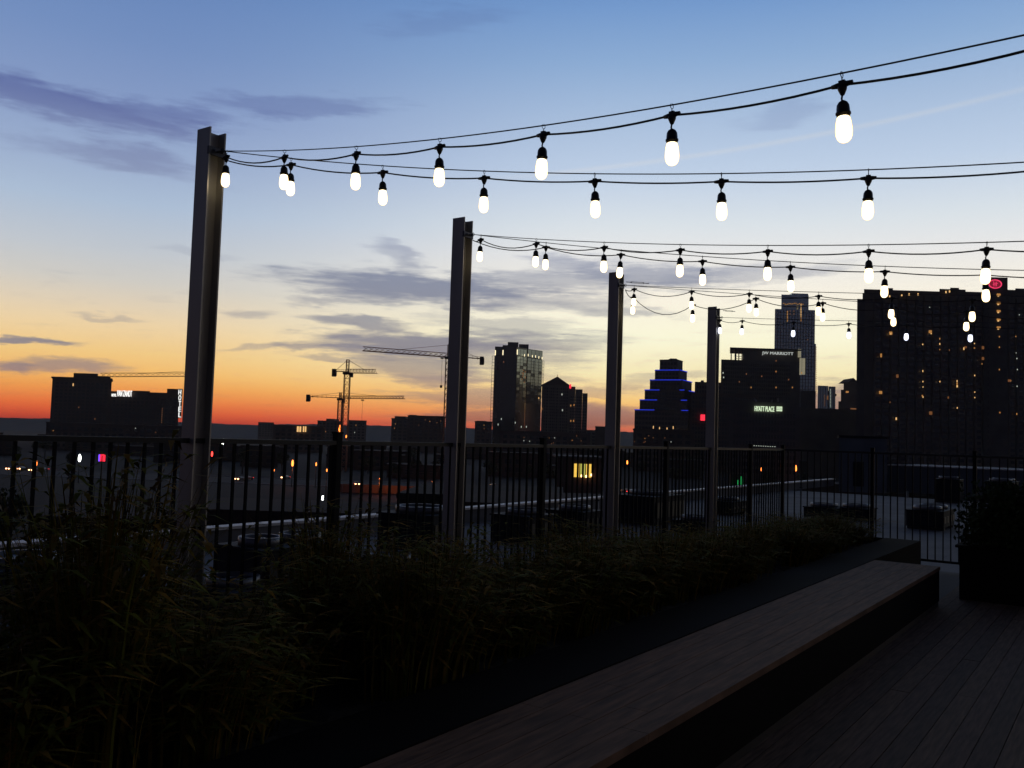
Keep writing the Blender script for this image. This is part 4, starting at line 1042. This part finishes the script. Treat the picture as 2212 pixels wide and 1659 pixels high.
# building under the terrace
MB().prism([plan(-10,-12)[:2], plan(sC+.2,-12)[:2], plan(sC+.2,5.05)[:2], plan(-10,5.05)[:2]], GZ, -.31).build('building_below', M_conc, kind='structure')
sB = s_of(2010, 1.95)
b = thing('bench', 'long low wooden bench with a plank seat running beside the planter', 'bench', (0,0,0), ANG)
SH = .45
bx0, bx1 = -5.0, min(sB, sC-1.5)
for j in range(5):
    y0 = 1.84 + j*.144
    s = bx0 + (.9*j % 1.5)
    first = bx0
    while first < bx1-.01:
        e = min(s + 2.4, bx1) if s > first else bx1
        e = min(max(s, first+.6)+1.6, bx1)
        m = MB(); w_ = .1428; m.hexa([(first+.002,y0,SH-.04),(e-.002,y0,SH-.04),(e-.002,y0+w_,SH-.04),(first+.002,y0+w_,SH-.04),(first+.002,y0+.0015,SH),(e-.002,y0+.0015,SH),(e-.002,y0+w_-.0015,SH),(first+.002,y0+w_-.0015,SH)])
        m.build('seat_plank', M_bench, b); first = e; s = e
MB().box(bx0, bx1-.01, 1.85, 2.54, .06, SH-.042).build('bench_base', M_plant, b)
MB().box(bx0, bx1, 1.86, 2.5, 0, .058).build('toe_kick', M_mull, b)
pl = thing('planter', 'long black steel planter full of tall grasses between the bench and the fence', 'planter', (0,0,0), ANG)
px1 = sC-.4
MB().box(bx0-1, px1, 2.565, 2.585, 0, SH-.012).build('front_wall', M_plant, pl)
MB().box(bx0-1, px1, 2.565, 3.05, SH-.01, SH+.006).build('planter_cap', M_plant, pl)
MB().box(bx0-1, px1, 3.03, 3.05, SH-.10, SH-.012).build('inner_lip', M_plant, pl)
MB().box(bx0-1, px1, 4.66, 4.68, 0, SH+.0).build('rear_wall', M_plant, pl)
MB().box(px1, px1+.02, 2.565, 4.68, 0, SH+.0).build('end_wall', M_plant, pl)
so = MB(); nS, nP = 120, 12
vs = []; 
for i in range(nS+1):
    for j in range(nP+1): vs.append((bx0-1+(px1-bx0+.98)*i/nS, 3.052+1.6*j/nP, SH-.09+random.uniform(-.02,.02)))
so.add(vs, [(i*(nP+1)+j, (i+1)*(nP+1)+j, (i+1)*(nP+1)+j+1, i*(nP+1)+j+1) for i in range(nS) for j in range(nP)]); so.build('soil', M_soil, pl)

# grasses
def clump(seed, h, nb):
    rn = random.Random(seed); ms = [MB(), MB(), MB()]; sd = MB()
    for i in range(nb):
        az = rn.uniform(0, 6.283); r0_ = abs(rn.gauss(0,.09)); hh_ = h*rn.uniform(.55,1.08); lean = rn.uniform(.04,.36)*hh_; w = rn.uniform(.004,.0105)
        droop = rn.uniform(0,.35)*hh_ if rn.random() < .5 else 0
        base = Vector((math.cos(az)*r0_, math.sin(az)*r0_, 0)); d = Vector((math.cos(az+rn.uniform(-.6,.6)), math.sin(az+rn.uniform(-.6,.6)), 0)); sdv = Vector((-d.y, d.x, 0))
        pts = []; n = 5
        for q in range(n+1):
            u = q/n; pts.append(base + d*lean*(u**1.7) + Vector((0,0,hh_*u - droop*u**3)) + Vector((rn.uniform(-.004,.004), rn.uniform(-.004,.004), 0)))
        vs = []; 
        for q, p in enumerate(pts):
            ww = w*(1-.9*(q/n)**1.5); vs += [p-sdv*ww, p+sdv*ww]
        ms[rn.choices((0,1,2),(5,2,3))[0]].add(vs, [(2*q,2*q+1,2*q+3,2*q+2) for q in range(n)])
        # side leaves on canes
        if rn.random() < .45:
            for q in range(2, n+1):
                p = pts[q]
                for _ in range(3):
                    a2 = rn.uniform(0,6.283); l = rn.uniform(.06,.20); e = p + Vector((math.cos(a2)*l, math.sin(a2)*l, rn.uniform(-.06,.04))); md = p.lerp(e,.45)+Vector((0,0,.015)); sv = Vector((-math.sin(a2), math.cos(a2), 0))*.0105
                    ms[rn.choices((0,1,2),(5,2,3))[0]].add([p, md-sv, e, md+sv], [(0,1,2,3)])
        if rn.random() < .06:
            p = pts[-1]; dd_ = (pts[-1]-pts[-2]).normalized()
            for q in range(14):
                c = p + dd_*(-.10+.012*q); v = Vector((rn.gauss(0,1), rn.gauss(0,1), rn.gauss(0,.6)))*.012; sd.add([c, c+v+dd_*.012, c+v*.3+dd_*.02], [(0,1,2)])
    return [m.mesh('blades', M_grass[i]) for i, m in enumerate(ms)] + [sd.mesh('seed_heads', M_seed)]
cl = [clump(s, 1.0, 185) for s in range(5)]
def psec(s):
    for k, q in enumerate(ps):
        if s < q: return ('left of the first pillar','between the first and second pillars','between the second and third pillars','between the third and fourth pillars')[k]
    return 'right of the fourth pillar'
s = bx0+.2; k = 0
while s < px1-.3:
    for row, pp in enumerate((3.40, 3.85, 4.32)):
        ss_ = s + random.uniform(-.15,.15); P = plan(ss_, pp+random.uniform(-.1,.1), SH-.1)
        xx = PW/2 + P.x/P.y*F if P.y > .5 else -999
        if P.y < 1.9 or (random.random() < .14 and not 185 < xx < 420): continue
        tops = [(-900,1230),(150,1210),(185,1040),(250,1010),(380,1015),(430,1120),(450,1225),(630,1225),(670,1110),(940,1105),(1000,1190),(1160,1185),(1220,1135),(1400,1120),(1450,1150),(1540,1145),(1600,1120),(1700,1115),(2000,1105),(2300,1105)]
        T = 1230
        for (xa, ya), (xb, yb) in zip(tops, tops[1:]):
            if xa <= xx < xb: T = ya + (yb-ya)*(xx-xa)/(xb-xa)
        h = (1.8 - (T-hor(xx))*P.y/F - (SH-.1)) * (random.uniform(.9, 1.06) if 185 < xx < 420 and P.y > 3.3 else random.uniform(.62, 1.1))
        h = max(.26, min(1.75, h))
        t = thing('ornamental_grass', 'clump of tall ornamental grass in the planter '+psec(ss_), 'grass clump', P, random.uniform(0,6.28), 'ornamental grass clumps in the planter')
        t.scale = (1.0+random.uniform(-.1,.25),)*2 + (h,)
        ms = cl[k % 5]; k += 1
        for me, nm in zip(ms, ('blades','blades','blades','seed_heads')):
            if len(me.polygons): put(nm, me, t)
    s += .42

# dark planter box with a shrub at right, before the far fence
P = at(2185, 1180, 10.8); t = thing('shrub_planter', 'black planter box with a dense dark shrub at the right edge before the fence', 'planter', (P.x, P.y, 0), ANG)
MB().box(-.34,.34,-.52,.52,0,.62).build('box', M_plant, t); MB().box(-.38,.38,-.56,.56,.62,.65).build('rim', M_plant, t)
rn = random.Random(5); m = MB()
for _ in range(7000):
    c = Vector((rn.gauss(0,.17), rn.gauss(0,.24), .66+abs(rn.gauss(0,.34)))); a = Vector((rn.gauss(0,1), rn.gauss(0,1), rn.gauss(0,1))).normalized()*.035; b_ = a.cross(Vector((rn.gauss(0,1),rn.gauss(0,1),rn.gauss(0,1)))).normalized()*.02
    if c.z < 1.42 and abs(c.y) < .6: m.add([c-a, c+b_, c+a, c-b_], [(0,1,2,3)])
m.build('foliage', M_leaf, t)
m = MB()
for q in range(6): m.tube([(.04*q-.1,.1*q-.25,.6),(.05*q-.1,.12*q-.3,.9),(.06*q-.1,.14*q-.35,1.2)], [.012,.009,.004], 5)
m.build('stems', M_bark, t)
# vents and pipes on the lower roof
for k, (x, y) in enumerate(((560,1215),(690,1190),(1090,1120),(1290,1105),(1470,1090),(1640,1085),(1730,1070),(1960,1075),(300,1260))):
    P = onz(x, y, LR); t = thing('roof_vent', 'small capped vent pipe on the lower roof', 'roof vent', (P.x,P.y,LR), 0, 'vent pipes on the lower roof')
    MB().lathe([(.09,0),(.07,.05),(.06,.5)], 10).build('pipe', M_unitl, t); MB().lathe([(.02,.60),(.11,.52),(.11,.49),(.06,.49)], 10).build('cap', M_unit, t)
t = thing('roof_conduit', 'thin metal conduit on blocks crossing the lower roof', 'conduit')
A = plan(-2, 12, LR+.14); B = plan(44, 12, LR+.14); MB().tube([A, B], .035, 8).build('pipe', M_unitl, t)
for q in range(20):
    c = A.lerp(B, (q+.5)/20); MB().box(c.x-.1,c.x+.1,c.y-.08,c.y+.08,LR,LR+.105).build('block', M_conc, t)

# thin scattering volume added to lift the dark tones of the city
hz = MB().box(-3200, 3200, -400, 2600, GZ-3, 215).build('added_haze', None, kind='stuff')
hm_ = bpy.data.materials.new('added_haze'); hm_.use_nodes = True; hn = hm_.node_tree.nodes; hn.clear()
pv = hn.new('ShaderNodeVolumePrincipled'); pv.inputs['Color'].default_value = (.96,.88,.80,1); pv.inputs['Density'].default_value = 7e-5; pv.inputs['Anisotropy'].default_value = .3
ho = hn.new('ShaderNodeOutputMaterial'); hm_.node_tree.links.new(pv.outputs[0], ho.inputs['Volume']); hz.data.materials.append(hm_)

# weak afterglow from just above the horizon
sl = bpy.data.lights.new('sun', 'SUN'); sl.energy = .02; sl.angle = R(10); sl.color = (1,.6,.4)
so_ = bpy.data.objects.new('sun', sl); COL.objects.link(so_); so_.rotation_euler = (R(90-1.0), 0, math.pi - SUN_AZ)
